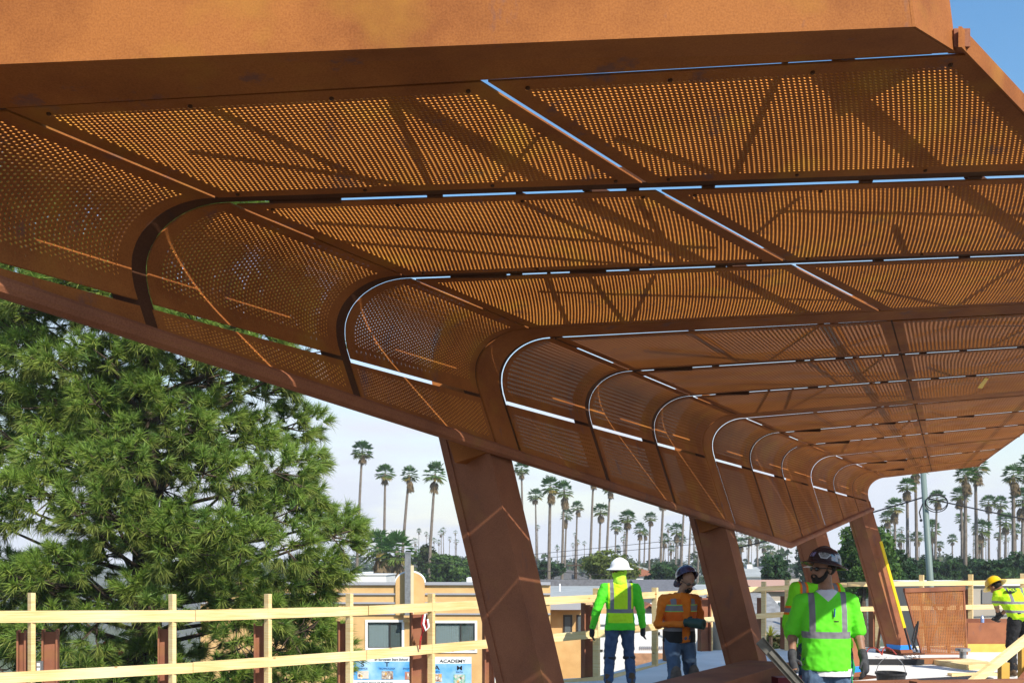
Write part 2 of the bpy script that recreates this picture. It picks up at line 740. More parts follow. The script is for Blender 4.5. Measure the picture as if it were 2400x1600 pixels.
for i, (d0, d1, kind) in enumerate(RIBS):
    if kind == 0:
        mb = MB()
        sweep(mb, profile(d0, lipz(d0) + 0.005), d0, d1, 0.010, 0.12, 0.085)
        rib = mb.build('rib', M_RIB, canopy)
        # short tabs bridge the slot behind the rib
        e = 2 * midw(d0)
        ks = kslope(d0)
        q = 0.14 + 0.05 * (i % 3)
        while q < e - 0.1:
            a = P3(d1 - 0.005, q, ZF + ks * q + 0.004)
            b = P3(d1 + GAP + 0.004, q + 0.07, ZF + ks * q + 0.04)
            tb = MB()
            tl_n = 0.34 if q < 0.6 else random.choice((0.06, 0.075, 0.10, 0.22))
            tb.box((a[0], a[1], a[2]), (a[0] + tl_n, b[1], b[2]))
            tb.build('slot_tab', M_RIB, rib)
            q += random.choice((0.36, 0.52, 0.75, 0.95))
    elif kind == 1:
        mb = MB()
        sweep(mb, profile(d0, lipz(d0) - 0.02), d0, d1, 0.004, 0.34, 0.13)
        bm_ = mb.build('beam', M_RUST, canopy)
        for (ea, eb2) in ((d0 - 0.034, d0 - 0.001), (d1 + 0.001, d1 + 0.044)):  # dark strips added to stand in for the shaded gaps beside the beam
            mb = MB()
            sweep(mb, profile(d0, lipz(d0) - 0.01), ea, eb2, 0.014, 0.10, 0.06)
            mb.build('gap_shade_strip', M_RIB, bm_)
    else:
        # end beam: deep box over the first bay, cut back on the open side
        mb = MB()
        zb, ztop = ZF - 0.012, ZF + 0.62

        def eb(D, o, up):
            return P3(D, o, ZF - 0.012 + (0.041 if D < d0 + 0.1 else 0.0585) * max(o, 0) + up)
        of, ob = 3.48, 3.58
        pts = [eb(d0, 0.0, 0), eb(d0, of, 0), eb(d1, ob, 0), eb(d1, 0.0, 0),
               eb(d0, 0.0, .27), eb(d0, of - 0.036, .27), eb(d1, ob - 0.012, .11), eb(d1, 0.0, .11)]
        mb.hexa(pts)
        eb_ = mb.build('end_beam', M_RUST, canopy)
        mb = MB()
        q = [eb(d0 + 0.003, of + 0.002, 0.002), eb(d1, ob + 0.001, 0.002), eb(d1, ob + 0.012, 0.002), eb(d0 + 0.003, of + 0.013, 0.002)]
        mb.hexa([Vector(p) for p in q] + [Vector(p) + Vector((-0.045, 0, 0.36)) for p in q])
        mb.build('end_cap', M_RUST, eb_)
        mb = MB()
        mb.hexa([Vector(p) for p in (eb(d0 - 0.003, of - 0.8, .2705), eb(d0 - 0.003, of - 0.036, .2705), eb(d0 + 0.012, of - 0.036, .2705), eb(d0 + 0.012, of - 0.8, .2705),
                                    eb(d0 - 0.003, of - 0.8, .36), eb(d0 - 0.003, of - 0.046, .36), eb(d0 + 0.012, of - 0.046, .36), eb(d0 + 0.012, of - 0.8, .36))])
        mb.build('upstand', M_RUST, eb_)
        mb = MB()
        pr = profile(d0, lipz(d0) - 0.02, ceil=False)
        sweep(mb, pr, d0, d1, -0.012, 0.35, 0.12)
        mb.build('beam', M_RUST, canopy)
        mb = MB()
        a = P3(d1, ob - 0.02, ZF + 0.0575 * ob + 0.015)
        mb.box((a[0] + 0.015, a[1] - 0.02, a[2] - 0.012), (a[0] + 0.075, a[1] + 0.03, a[2] + 0.055))
        mb.build('end_block', M_COL, canopy)
        mb = MB()
        mb.bar(P3(d1 + 0.012, 0.05, ZF + 0.03), P3(d1 + 0.012, 3.5, ZF + 0.03 + 0.056 * 3.5), 0.014, 0.05)
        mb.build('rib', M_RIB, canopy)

# edge plate along the open side
for (da, db) in ((3.46, 7.0), (7.0, 18.95)):
    mb = MB()
    n = 6
    prev = None
    for k in range(n + 1):
        D = da + (db - da) * k / n
        o = 2 * midw(D)
        z = ZF + kslope(D) * o
        c = [P3(D, o + 0.004, z - 0.006), P3(D, o + 0.016, z - 0.006), P3(D, o + 0.016, z + 0.07), P3(D, o + 0.004, z + 0.07)]
        if prev:
            mb.add(prev + c, [(0, 1, 5, 4), (1, 2, 6, 5), (2, 3, 7, 6), (3, 0, 4, 7)])
        else:
            mb.add(c, [(3, 2, 1, 0)])
        prev = c
    mb.add(prev, [(0, 1, 2, 3)])
    mb.build('edge_plate', M_RUST, canopy)

# rolled lip along the foot of the wall
for (da, db) in ((2.7, KINK), (KINK, 18.95)):
    mb = MB()
    sec = [(-0.005, 0.012), (0.035, 0.006), (0.052, -0.012), (0.055, -0.04), (0.044, -0.062), (0.018, -0.074), (-0.02, -0.07), (-0.03, -0.04), (-0.03, 0.012)]
    rings = []
    for k in range(13):
        D = da + (db - da) * k / 12
        z = lipz(D)
        rings.append([P3(D, wall_off(z) + a, z + b) for a, b in sec])
    n = len(sec)
    vs = [p for r_ in rings for p in r_]
    fs = [(i * n + k, i * n + (k + 1) % n, (i + 1) * n + (k + 1) % n, (i + 1) * n + k) for i in range(12) for k in range(n)]
    fs += [tuple(range(n - 1, -1, -1)), tuple(12 * n + k for k in range(n))]
    mb.add(vs, fs)
    mb.build('lip', M_COL, canopy, smooth=False)

# columns: continue the wide ribs down to the deck
COLS = {3: (-0.196, 0.235, None), 6: (-0.12, 0.25, None), 9: (-0.25, 0.27, -58), 12: (-0.295, 0.285, -70)}
for i, (o35, sl_, turn) in COLS.items():
    CN = NX if turn is None else Vector((math.cos(R(turn)), math.sin(R(turn)), 0))
    CA = AX if turn is None else Vector((-CN.y, CN.x, 0))
    d0, d1, _k = RIBS[i]
    mb = MB()
    cw, cd = 0.40, 0.30
    ztop = lipz(d0) + 0.16

    def ring(z, d0=d0, o35=o35, sl_=sl_, cw=cw, cd=cd, AX=CA, NX=CN):
        o = o35 + sl_ * (0.35 - z)
        p0 = Vector(P3(d0 - 0.004, o, z))
        p1 = p0 + AX * cd
        return [p0, p1, p1 - NX * cw, p0 - NX * cw]
    a = ring(-CAMZ)
    b = ring(ztop)
    mb.hexa(a + b)
    col = mb.build('column', M_COL, canopy)
    # thin flange edge down the outer front corner
    fl = MB()
    q = []
    for z in (-CAMZ, ztop - 0.02):
        r4 = ring(z)
        c = r4[3]
        q += [c - CA * 0.012 - CN * 0.012, c - CA * 0.012 + CN * 0.05, c + CA * 0.03 + CN * 0.05, c + CA * 0.03 - CN * 0.012]
    fl.hexa(q)
    fl.build('flange', M_COL, col)
    bp = MB()
    c = sum((Vector(p) for p in ring(-CAMZ)), Vector()) / 4
    e1, e2 = CA * 0.3, CN * 0.34
    bp.hexa([c - e1 - e2, c - e1 + e2, c + e1 + e2, c + e1 - e2] + [p + Vector((0, 0, 0.03)) for p in (c - e1 - e2, c - e1 + e2, c + e1 + e2, c + e1 - e2)])
    bp.build('base_plate', M_RIB, col)
    if i in (9, 12):
        tp = MB()
        lo, hi = ring(-CAMZ + 0.10), ring(-CAMZ + 0.19)
        cc = sum((Vector(p) for p in lo), Vector()) / 4
        g = lambda ps: [p + (Vector((p.x - cc.x, p.y - cc.y, 0))).normalized() * 0.006 for p in ps]
        tp.hexa(g(lo) + g(hi))
        tp.build('masking_tape', mat('blue_tape', (0.02, 0.22, 0.72), rough=0.5), col)

# open truss above the ceiling panels (shades the holes in dark bands)
def truss_bar(Da, oa, Db, ob, wdt=0.018, hgt=0.02, lift=0.012):
    mb = MB()
    a = P3(Da, oa, ZF + kslope(Da) * oa + lift + hgt / 2)
    b = P3(Db, ob, ZF + kslope(Db) * ob + lift + hgt / 2)
    mb.bar(a, b, wdt, hgt)
    return mb


random.seed(3)
for i in range(12):
    t0, t1 = RIBS[i][1] + GAP + 0.02, RIBS[i + 1][0] - 0.03
    wA, wB = midw(t0), midw(t1)
    fr = [((0.40, 0), (0.42, 1)), ((0.80, 0), (0.52, 1)), ((0.95, 0.45), (0.66, 1)), ((0.18, 0.45), (0.52, 1.0))]
    if i % 3 == 1:
        fr = [((0.66, 0), (0.70, 1)), ((0.93, 0.05), (0.74, 1)), ((0.1, 0.2), (0.9, 0.75)), ((0.05, 0.45), (0.66, 1.0))]
    if i % 3 == 2:
        fr = [((0.35, 0), (0.12, 1)), ((0.46, 0.0), (0.28, 1)), ((0.25, 0.25), (0.97, 0.7)), ((0.62, 0.05), (0.30, 0.98))]
    for (sa_, ta_), (sb_, tb_) in fr:
        Da, Db = t0 + (t1 - t0) * ta_, t0 + (t1 - t0) * tb_
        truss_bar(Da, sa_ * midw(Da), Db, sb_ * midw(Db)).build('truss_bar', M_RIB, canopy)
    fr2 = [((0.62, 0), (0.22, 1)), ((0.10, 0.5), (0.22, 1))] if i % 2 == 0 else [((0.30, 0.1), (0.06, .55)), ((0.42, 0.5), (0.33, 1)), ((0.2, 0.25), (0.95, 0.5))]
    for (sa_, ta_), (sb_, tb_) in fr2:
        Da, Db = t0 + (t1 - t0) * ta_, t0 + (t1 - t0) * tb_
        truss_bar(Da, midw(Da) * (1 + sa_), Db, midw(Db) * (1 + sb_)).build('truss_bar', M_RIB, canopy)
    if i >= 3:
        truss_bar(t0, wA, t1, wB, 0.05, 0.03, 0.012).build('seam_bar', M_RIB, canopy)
    # added strips block the sun through part of the fold seam
    fa, fb = [(0.0, 0.16), (0.42, 1.0), (0.55, 0.95), (0.0, 0.3)][i % 4]
    truss_bar(t0 + (t1 - t0) * fa, 0.0, t0 + (t1 - t0) * fb, 0.0, 0.06, 0.02, 0.008).build('seam_blocker', M_RIB, canopy)
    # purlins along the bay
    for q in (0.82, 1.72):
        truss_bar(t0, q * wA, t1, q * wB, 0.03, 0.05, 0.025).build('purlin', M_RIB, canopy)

# a strip of yellow tape stuck under the ceiling
def ceil_pt(x, y, down=0.006):
    D = 10.0
    for _ in range(30):
        z = ZF + kslope(D) * (gx(x, D) - fold(D))
        D = z * F / (HOR - y)
    p = px(x, y, D)
    p.z -= down
    return p


mb = MB()
pts = [ceil_pt(*q) for q in ((2291, 907), (2302, 908.5), (2317, 885), (2308, 884))]
mb.prism(pts, (0, 0, -0.002))
mb.build('yellow_tape', mat('yellow_tape', (0.80, 0.55, 0.01), rough=0.5), canopy)

# bolt heads along the near panel edges
bolt_me = None
for i in range(2):
    t0b, t1b = RIBS[i][1] + 0.075, RIBS[i + 1][0] - 0.045
    for mp_ in (map_left, map_right):
        for sfr in (0.06, 0.36, 0.66, 0.95):
            for tt in (t0b, t1b):
                p = mp_(sfr, tt, -0.002)
                if bolt_me is None:
                    q = MB()
                    q.lathe([(0.0, -0.006), (0.007, -0.006), (0.009, -0.003), (0.009, 0.004), (0.0, 0.004)], (0, 0, 0), 8)
                    ob_ = q.build('bolt', M_RIB, canopy, loc=(0, 0, 0))
                    bolt_me = ob_.data
                else:
                    ob_ = link('bolt', bolt_me, canopy, loc=(0, 0, 0))
                ob_.location = Vector(p) - canopy.location

# ------------------------------------------------------------------ deck and ground
GZ = -5.5
M_DECK = mat('deck_concrete', (0.78, 0.765, 0.73), rough=0.85, col2=(0.68, 0.66, 0.62), noise_scale=1.4, bump=0.25, bump_scale=40)
M_GROUND = mat('ground_mix', (0.16, 0.16, 0.15), rough=0.9, col2=(0.10, 0.12, 0.06), noise_scale=0.05)


def seg1(x):   # distance of guardrail line at photo column x
    m = (x - 1200) / F
    return 34.09 / (2.419 - m)


def seg2(x):
    m = (x - 1200) / F
    return 6.566 / (0.5467 - m)


PA, PB, PC, PE = (-6.27, 11.5), (1.47, 14.7), (3.93, 19.2), (11.9, 21.0)
mb = MB()
poly = [(-14, 8.3), (PA[0] - .1, PA[1] + .35), (PB[0] - .15, PB[1] + .4), (PC[0] - .2, PC[1] + .35), (PE[0], PE[1] + .4), (22, 23.5), (22, -8), (-14, -8)]
mb.prism([(x, y, -0.45) for x, y in poly], (0, 0, 0.45))
deck = mb.build('deck', M_DECK)
tag(deck, kind='structure')
mb = MB()
M_ABSORB = mat('bounce_absorber', (0.16, 0.135, 0.105), rough=0.85, col2=(0.12, 0.10, 0.08), noise_scale=1.2)  # added out-of-view dark sheet, cuts light bounced up to the ceiling
mb.prism([(-13.9, 8.2, 0.002), (-6.4, 11.4, 0.002), (0.3, 13.6, 0.002), (1.2, 12.2, 0.002), (5.5, 11.6, 0.002), (21.9, 11.2, 0.002), (21.9, -7.9, 0.002), (-13.9, -7.9, 0.002)], (0, 0, 0.004))
o = mb.build('bounce_absorber', M_ABSORB)
tag(o, kind='structure')
mb = MB()
mb.add([(-2500, -300, GZ), (2500, -300, GZ), (2500, 4500, GZ), (-2500, 4500, GZ)], [(0, 1, 2, 3)])
ground = mb.build('ground', M_GROUND)
tag(ground, kind='structure')

# ------------------------------------------------------------------ timber guardrail round the deck
M_PINE = mat('fresh_lumber', (0.84, 0.68, 0.40), rough=0.7, col2=(0.76, 0.56, 0.27), noise_scale=3.0, bump=0.1, bump_scale=30)
def lumber(name, a, b, knot):
    m = bpy.data.materials.new(name)
    m.use_nodes = True
    N, L = m.node_tree.nodes, m.node_tree.links
    bs = N['Principled BSDF']
    bs.inputs['Roughness'].default_value = 0.72
    bs.inputs['Specular IOR Level'].default_value = 0.2
    t = N.new('ShaderNodeTexCoord')
    mp_ = N.new('ShaderNodeMapping')
    mp_.inputs['Scale'].default_value = (1.1, 1.1, 26.0)
    L.new(t.outputs['Object'], mp_.inputs['Vector'])
    n = N.new('ShaderNodeTexNoise')
    n.inputs['Scale'].default_value = 2.2
    n.inputs['Detail'].default_value = 6
    n.inputs['Distortion'].default_value = 0.6
    L.new(mp_.outputs['Vector'], n.inputs['Vector'])
    n2 = N.new('ShaderNodeTexNoise')
    n2.inputs['Scale'].default_value = 0.9
    L.new(t.outputs['Object'], n2.inputs['Vector'])
    ad_ = N.new('ShaderNodeMath')
    ad_.operation = 'ADD'
    L.new(n.outputs['Fac'], ad_.inputs[0])
    L.new(n2.outputs['Fac'], ad_.inputs[1])
    r = N.new('ShaderNodeMapRange')
    r.inputs['From Min'].default_value = 0.75
    r.inputs['From Max'].default_value = 1.25
    L.new(ad_.outputs[0], r.inputs['Value'])
    mx = N.new('ShaderNodeMix')
    mx.data_type = 'RGBA'
    L.new(r.outputs['Result'], mx.inputs['Factor'])
    mx.inputs['A'].default_value = (*a, 1)
    mx.inputs['B'].default_value = (*b, 1)
    vo = N.new('ShaderNodeTexVoronoi')
    vo.inputs['Scale'].default_value = 3.2
    mp2 = N.new('ShaderNodeMapping')
    mp2.inputs['Scale'].default_value = (1.0, 1.0, 1.7)
    L.new(t.outputs['Object'], mp2.inputs['Vector'])
    L.new(mp2.outputs['Vector'], vo.inputs['Vector'])
    r2 = N.new('ShaderNodeMapRange')
    r2.inputs['From Min'].default_value = 0.10
    r2.inputs['From Max'].default_value = 0.04
    L.new(vo.outputs['Distance'], r2.inputs['Value'])
    mk = N.new('ShaderNodeMix')
    mk.data_type = 'RGBA'
    L.new(r2.outputs['Result'], mk.inputs['Factor'])
    L.new(mx.outputs['Result'], mk.inputs['A'])
    mk.inputs['B'].default_value = (*knot, 1)
    L.new(mk.outputs['Result'], bs.inputs['Base Color'])
    bp = N.new('ShaderNodeBump')
    bp.inputs['Strength'].default_value = 0.2
    bp.inputs['Distance'].default_value = 0.01
    L.new(n.outputs['Fac'], bp.inputs['Height'])
    L.new(bp.outputs['Normal'], bs.inputs['Normal'])
    return m


M_PINE = lumber('fresh_pine_lumber', (0.84, 0.68, 0.38), (0.70, 0.47, 0.19), (0.40, 0.19, 0.06))
M_PINE2 = mat('yellow_lumber', (0.72, 0.46, 0.10), rough=0.65, col2=(0.60, 0.36, 0.07), noise_scale=4.0)
M_BROWN = corten('primed_steel', (0.30, 0.125, 0.07), (0.22, 0.085, 0.05), (0.12, 0.06, 0.05), speck=0.2)
M_BLACK = mat('black_rubber', (0.02, 0.02, 0.022), rough=0.55)
M_WHITE = mat('white_paint', (0.8, 0.8, 0.78), rough=0.6)
M_GREYM = mat('galvanised_steel', (0.42, 0.43, 0.44), rough=0.4, metal=0.7, noise_amt=0.25, noise_scale=12)


def rail_piece(root, name, line, pts, th=0.04, off=0.0):
    """pts: (x, ytop, ybottom) at both ends, on the plan line 'line'"""
    (xa, ta, ba), (xb, tb_, bb) = pts
    Da, Db = line(xa) - off, line(xb) - off
    A0, A1 = px(xa, ba, Da), px(xa, ta, Da)
    B0, B1 = px(xb, bb, Db), px(xb, tb_, Db)
    d = (B0 - A0)
    nrm = Vector((d.y, -d.x, 0)).normalized() * th
    mb = MB()
    mb.hexa([A0, B0, B0 - nrm, A0 - nrm, A1, B1, B1 - nrm, A1 - nrm])
    return mb.build(name, M_PINE, root)


def post_piece(root, line, x, ytop, ybase=None, w=0.09, off=0.055, zbase=0.0):
    D = line(x) + off
    p = px(x, ytop, D)
    z0 = zbase
    mb = MB()
    a = R(48)
    ax, ay = Vector((math.cos(a), math.sin(a), 0)) * w * 0.30, Vector((-math.sin(a), math.cos(a), 0)) * w * 0.58
    c = Vector((p.x, p.y, 0))
    q = [c - ax - ay, c + ax - ay, c + ax + ay, c - ax + ay]
    mb.hexa([v + Vector((0, 0, z0)) for v in q] + [v + Vector((0, 0, p.z)) for v in q])
    return mb.build('post', M_PINE, root)


def seg3(x):
    m = (x - 1200) / F
    # line PC-PE
    k = (PE[0] - PC[0]) / (PE[1] - PC[1])
    return (PC[0] - k * PC[1]) / (m - k)


g1 = empty('timber_guardrail', (-2.4, 13.1, 0))
tag(g1, 'bright pine guardrail of two boards on posts in front of the pine tree', 'guardrail', 'timber guardrails round the deck')
bpy.context.view_layer.update()
rail_piece(g1, 'rail', seg1, [(-120, 1431, 1459), (458, 1429, 1456)])
rail_piece(g1, 'rail', seg1, [(459, 1428.5, 1455), (863, 1420, 1440.5)])
rail_piece(g1, 'rail', seg1, [(864.5, 1419, 1440), (1430, 1391, 1408)])
rail_piece(g1, 'rail', seg1, [(-120, 1582, 1608), (452, 1552, 1576)])
rail_piece(g1, 'rail', seg1, [(453, 1551, 1575), (859, 1523, 1545.5)])
rail_piece(g1, 'rail', seg1, [(860, 1522.5, 1545), (1430, 1473, 1491)])
for x, yt in ((74, 1388.5), (404, 1391.5), (628, 1391), (819, 1390), (1011, 1390), (1170, 1386), (1398, 1377.5)):
    post_piece(g1, seg1, x, yt)
rail_piece(g1, 'toe_board', seg1, [(600, 1668, 1690), (1425, 1582, 1596)])

g2 = empty('timber_guardrail', (2.7, 17, 0))
tag(g2, 'short angled pine guardrail behind the two workers near the second column', 'guardrail', 'timber guardrails round the deck')
bpy.context.view_layer.update()
rail_piece(g2, 'rail', seg2, [(1421, 1391, 1408), (1655, 1381, 1393)])
rail_piece(g2, 'rail', seg2, [(1421, 1474, 1492), (1655, 1446, 1459)])
rail_piece(g2, 'toe_board', seg2, [(1421, 1583, 1597), (1655, 1530, 1541)])
for x, yt in ((1535, 1376), (1664, 1366)):
    post_piece(g2, seg2, x, yt)

g3 = empty('timber_guardrail', (8, 20.2, 0))
tag(g3, 'long pine guardrail at the far end of the deck behind the standing rust panel', 'guardrail', 'timber guardrails round the deck')
bpy.context.view_layer.update()
rail_piece(g3, 'rail', seg3, [(1650, 1380, 1392), (1985, 1364, 1375)])
rail_piece(g3, 'rail', seg3, [(1987, 1363, 1374), (2347, 1359, 1370)])
rail_piece(g3, 'rail', seg3, [(2348, 1356, 1368), (2470, 1354, 1366)])
rail_piece(g3, 'rail', seg3, [(1650, 1446, 1458), (2010, 1421, 1433)])
rail_piece(g3, 'rail', seg3, [(2012, 1421, 1432), (2470, 1413, 1424)])
rail_piece(g3, 'toe_board', seg3, [(1665, 1528, 1538), (2470, 1506, 1514)])
for x, yt in ((1790, 1362), (1845, 1358), (2057, 1350), (2160, 1346.5), (2275, 1345), (2397, 1343)):
    post_piece(g3, seg3, x, yt, w=0.08)

# ------------------------------------------------------------------ steel stub posts along the edge
def steel_post(x, ytop, line, wpx, label, off=0.3, flip=0):
    D = line(x) + off
    p = px(x, ytop, D)
    wm = wpx * D / F
    root = empty('steel_post', (p.x, D, 0), R(17))
    tag(root, label, 'steel post', 'steel stub posts behind the guardrail')
    h = p.z
    for nm, lo, hi in (('flange', (-wm / 2, -0.07, -0.001), (-wm / 2 + 0.022, 0.09, h)), ('flange', (wm / 2 - 0.022, -0.07, -0.001), (wm / 2, 0.09, h)),
                       ('web', (-wm / 2 + 0.023, -0.008, -0.001), (wm / 2 - 0.023, 0.012, h - 0.03))):
        mb = MB()
        mb.box(lo, hi)
        mb.build(nm, M_BROWN, root, loc=(0, 0, 0))
    return root


SPL = 'rust-primed steel stub post behind the guardrail by the '
for x, yt, ln, wp, lb in ((52, 1476, seg1, 20, SPL + 'pine, left of a power outlet box'), (118, 1474, seg1, 34, SPL + 'pine, with a power outlet box'),
                          (384, 1468, seg1, 26, SPL + 'pine, beside the red sign'), (607, 1461, seg1, 24, SPL + 'pine trunk side of the branches'),
                          (803, 1455, seg1, 22, SPL + 'pine edge and the banner'), (986, 1434, seg1, 48, SPL + 'school windows, with loose cables'),
                          (1145, 1446, seg1, 24, SPL + 'first leaning column'), (1382, 1412, seg1, 34, SPL + 'worker in a white hard hat'),
                          (1566, 1402, seg2, 18, SPL + 'worker in orange'), (1651, 1397, seg2, 26, SPL + 'second leaning column'),
                          (1785, 1400, seg3, 13, SPL + 'grey shingle roof, nearer the second column'), (1840, 1396, seg3, 13, SPL + 'grey shingle roof, nearer the hidden worker'),
                          (2047, 1385, seg3, 13, SPL + 'fourth leaning column'), (2269, 1380, seg3, 12, SPL + 'beige wall')):
    steel_post(x, yt, ln, wp, lb)
# outlet box on its post
bx_ = empty('outlet_box', px(93, 1580, 11.75))
tag(bx_, 'small grey electrical outlet box on a steel post', 'outlet box')
p = px(93, 1558, 11.72)
mb = MB()
mb.box((-0.03, -0.03, 0.0), (0.03, 0.03, 0.17))
mb.build('box', M_GREYM, bx_, loc=(0, 0, 0))
for zz in (0.05, 0.11):
    mb = MB()
    mb.box((-0.018, -0.036, zz), (0.018, -0.031, zz + 0.04))
    mb.build('socket', M_WHITE, bx_, loc=(0, 0, 0))
# loose cables at the wide post
pc = [px(992, 1440, 13.5), px(988, 1462, 13.45), px(994, 1478, 13.4), px(1001, 1470, 13.42), px(998, 1452, 13.5), px(985, 1500, 13.45), px(984, 1520, 13.5)]
mb = MB()
mb.tube(pc, 0.012, 6)
o = mb.build('cable', mat('red_cable', (0.45, 0.02, 0.02)))
tag(o, 'looped red cable hanging at a steel post by the school', 'cable')
mb = MB()
mb.tube([p + Vector((0.03, -0.03, 0.01)) for p in pc[:5]], 0.014, 6)
o = mb.build('cable', M_WHITE)
tag(o, 'looped white cable hanging at a steel post by the school', 'cable')

# ------------------------------------------------------------------ things on the deck
# low steel bench wall running along the canopy to the second column
mb = MB()
A, B = Vector((0.55, 7.3, 0)), Vector((2.62, 10.35, 0))
n_ = Vector((B.y - A.y, A.x - B.x, 0)).normalized()
q = [A, A + n_ * 0.5, B + n_ * 0.42, B]
bw = empty('steel_bench', ((A + B) / 2))
bpy.context.view_layer.update()
tag(bw, 'low rust-brown steel bench running up to the second leaning column', 'bench')
mb.hexa([v for v in q] + [v + Vector((0, 0, 0.74)) for v in q])
mb.build('body', M_COL, bw)
mb = MB()
q2 = [A - n_ * 0.03, A + n_ * 0.53, B + n_ * 0.45, B - n_ * 0.03]
mb.hexa([v + Vector((0, 0, 0.742)) for v in q2] + [v + Vector((0, 0, 0.77)) for v in q2])
mb.build('top_plate', M_COL, bw)
# stack of folded steel behind the worker
mb = MB()
for k in range(1):
    a = px(1745, 1560, 9.7)
    mb.hexa([Vector((2.5, 9.2, 0)), Vector((4.3, 9.5, 0)), Vector((4.3, 9.9, 0)), Vector((2.5, 9.6, 0)),
             Vector((2.55, 9.25, 0.62)), Vector((4.25, 9.55, 0.62)), Vector((4.25, 9.85, 0.62)), Vector((2.55, 9.55, 0.62))])
o = mb.build('steel_box_section', M_COL)
tag(o, 'brown steel box section lying on deck behind the man in lime', 'steel section')
mb = MB()
mb.bar((2.62, 9.36, 0.665), (3.3, 9.5, 0.665), 0.14, 0.08)
o = mb.build('red_strap_roll', mat('dark_red', (0.13, 0.008, 0.015), rough=0.5))
tag(o, 'dark red bundle lying on the brown steel box section', 'bundle')

# standing perforated panel by the fourth column
panel = empty('perforated_panel', px(2214, 1532, 18.85))
panel.location.z = 0
bpy.context.view_layer.update()
tag(panel, 'loose tapered rust perforated panel standing on the deck by the fourth column', 'steel panel')
tl_, tr_, br_, bl_ = px(2122, 1388, 18.95), px(2259, 1383, 18.95), px(2267, 1528, 18.75), px(2162, 1532, 18.75)
bl_.z = br_.z = 0.0
me = bpy.data.meshes.new('sheet')
vs = []
uvs = []
for j in range(5):
    for i in range(5):
        a = bl_.lerp(br_, i / 4)
        b = tl_.lerp(tr_, i / 4)
        p = a.lerp(b, j / 4)
        vs.append(p)
        uvs.append((p.x, p.z))
me.from_pydata(vs, [], [(j * 5 + i, j * 5 + i + 1, (j + 1) * 5 + i + 1, (j + 1) * 5 + i) for j in range(4) for i in range(4)])
me.materials.append(M_PERF2)
ul = me.uv_layers.new(name='UVMap')
for lp in me.loops:
    ul.data[lp.index].uv = uvs[lp.vertex_index]
link('sheet', me, panel)
nb = Vector((0, 0.05, 0))
for a, b in ((tl_, tr_), (tr_, br_), (bl_, tl_), (bl_, br_)):
    mb = MB()
    mb.bar(a + nb * 0.3, b + nb * 0.3, 0.05, 0.03, up=(0.0, 0.3, 1) if abs(a.z - b.z) < 0.2 else (1, 0, 0))
    mb.build('frame_bar', M_COL, panel)
mb = MB()
a, b = tl_ + Vector((-0.02, 0.02, 0.045)), tr_ + Vector((0.02, 0.02, 0.045))
mb.bar(a, b, 0.09, 0.085)
mb.build('top_flange', M_BROWN, panel)
for (ua, va), (ub, vb) in (((0.18, 0.0), (0.25, 1.0)), ((0.1, 0.8), (0.75, 0.77)), ((0.2, 0.15), (0.8, 0.95)), ((0.9, 0.2), (0.35, 0.95)), ((0.62, 0.0), (0.68, 1.0)), ((0.1, 0.42), (0.95, 0.5))):
    def uvp(u, v):
        return bl_.lerp(br_, u).lerp(tl_.lerp(tr_, u), v) + Vector((0, 0.05, 0))
    mb = MB()
    mb.bar(uvp(ua, va), uvp(ub, vb), 0.045, 0.03, up=(0, 1, 0))
    mb.build('stiffener', M_RUST, panel)
mb = MB()
mb.bar(tr_ + Vector((0.0, 0.03, 0)), Vector((tr_.x + 0.05, tr_.y + 0.9, 0.02)), 0.05, 0.05)
mb.build('prop', M_BROWN, panel)

# steel trough beside it
tr0 = empty('steel_trough', px(2330, 1512, 19.4))
tr0.location.z = 0
bpy.context.view_layer.update()
tag(tr0, 'long rust-brown steel trough on a yellow timber beside the standing panel', 'steel trough')
xa, xb = gx(2268, 19.3), gx(2420, 19.3)
ya = 19.3
for nm, lo, hi in (('front_plate', (xa, ya, 0.17), (xb, ya + 0.02, 0.60)), ('back_plate', (xa, ya + 0.42, 0.17), (xb, ya + 0.44, 0.66)),
                   ('end_plate', (xa, ya + 0.021, 0.17), (xa + 0.02, ya + 0.419, 0.60)), ('bottom_plate', (xa + 0.021, ya + 0.021, 0.17), (xb, ya + 0.419, 0.19))):
    mb = MB()
    mb.box(lo, hi)
    mb.build(nm, M_BROWN if nm != 'front_plate' else M_COL, tr0)
mb = MB()
mb.box((xa - 0.02, ya - 0.03, 0.0), (xb, ya + 0.10, 0.168))
o = mb.build('timber_bearer', M_PINE2)
tag(o, 'yellow timber bearer under the steel trough', 'timber')
mb = MB()
mb.lathe([(0.0, 0.0), (0.035, 0.0), (0.035, 0.14), (0.02, 0.17), (0.012, 0.18), (0.012, 0.2), (0, 0.2)], (xa + 0.36, ya + 0.12, 0.19 + 0.36), 10)
bt = mb.build('bottle', mat('bottle_blue', (0.25, 0.35, 0.6), rough=0.2))
tag(bt, 'small water bottle with blue label in the steel trough', 'bottle')
# shelf the bottle stands on
mb = MB()
mb.box((xa + 0.2, ya + 0.025, 0.52), (xa + 0.6, ya + 0.41, 0.55))
mb.build('shelf', M_BROWN, tr0)

# bucket
bk = empty('bucket', (gx(2088, 12.7), 12.7, 0))
tag(bk, 'black plastic bucket with wire handle standing on the sunlit deck', 'bucket')
mb = MB()
mb.lathe([(0.0, 0.0), (0.15, 0.0), (0.19, 0.33), (0.205, 0.33), (0.205, 0.36), (0.185, 0.36), (0.145, 0.02), (0, 0.02)], (0, 0, 0), 24)
mb.build('pail', M_BLACK, bk, smooth=False, loc=(0, 0, 0))
mb = MB()
mb.tube([(0.2 * math.cos(a), 0.05 * math.sin(a) * 0, 0.33 + 0.24 * math.sin(a)) for a in [math.pi * k / 12 for k in range(13)]], 0.005, 6)
mb.build('handle', M_GREYM, bk, loc=(0, 0, 0))

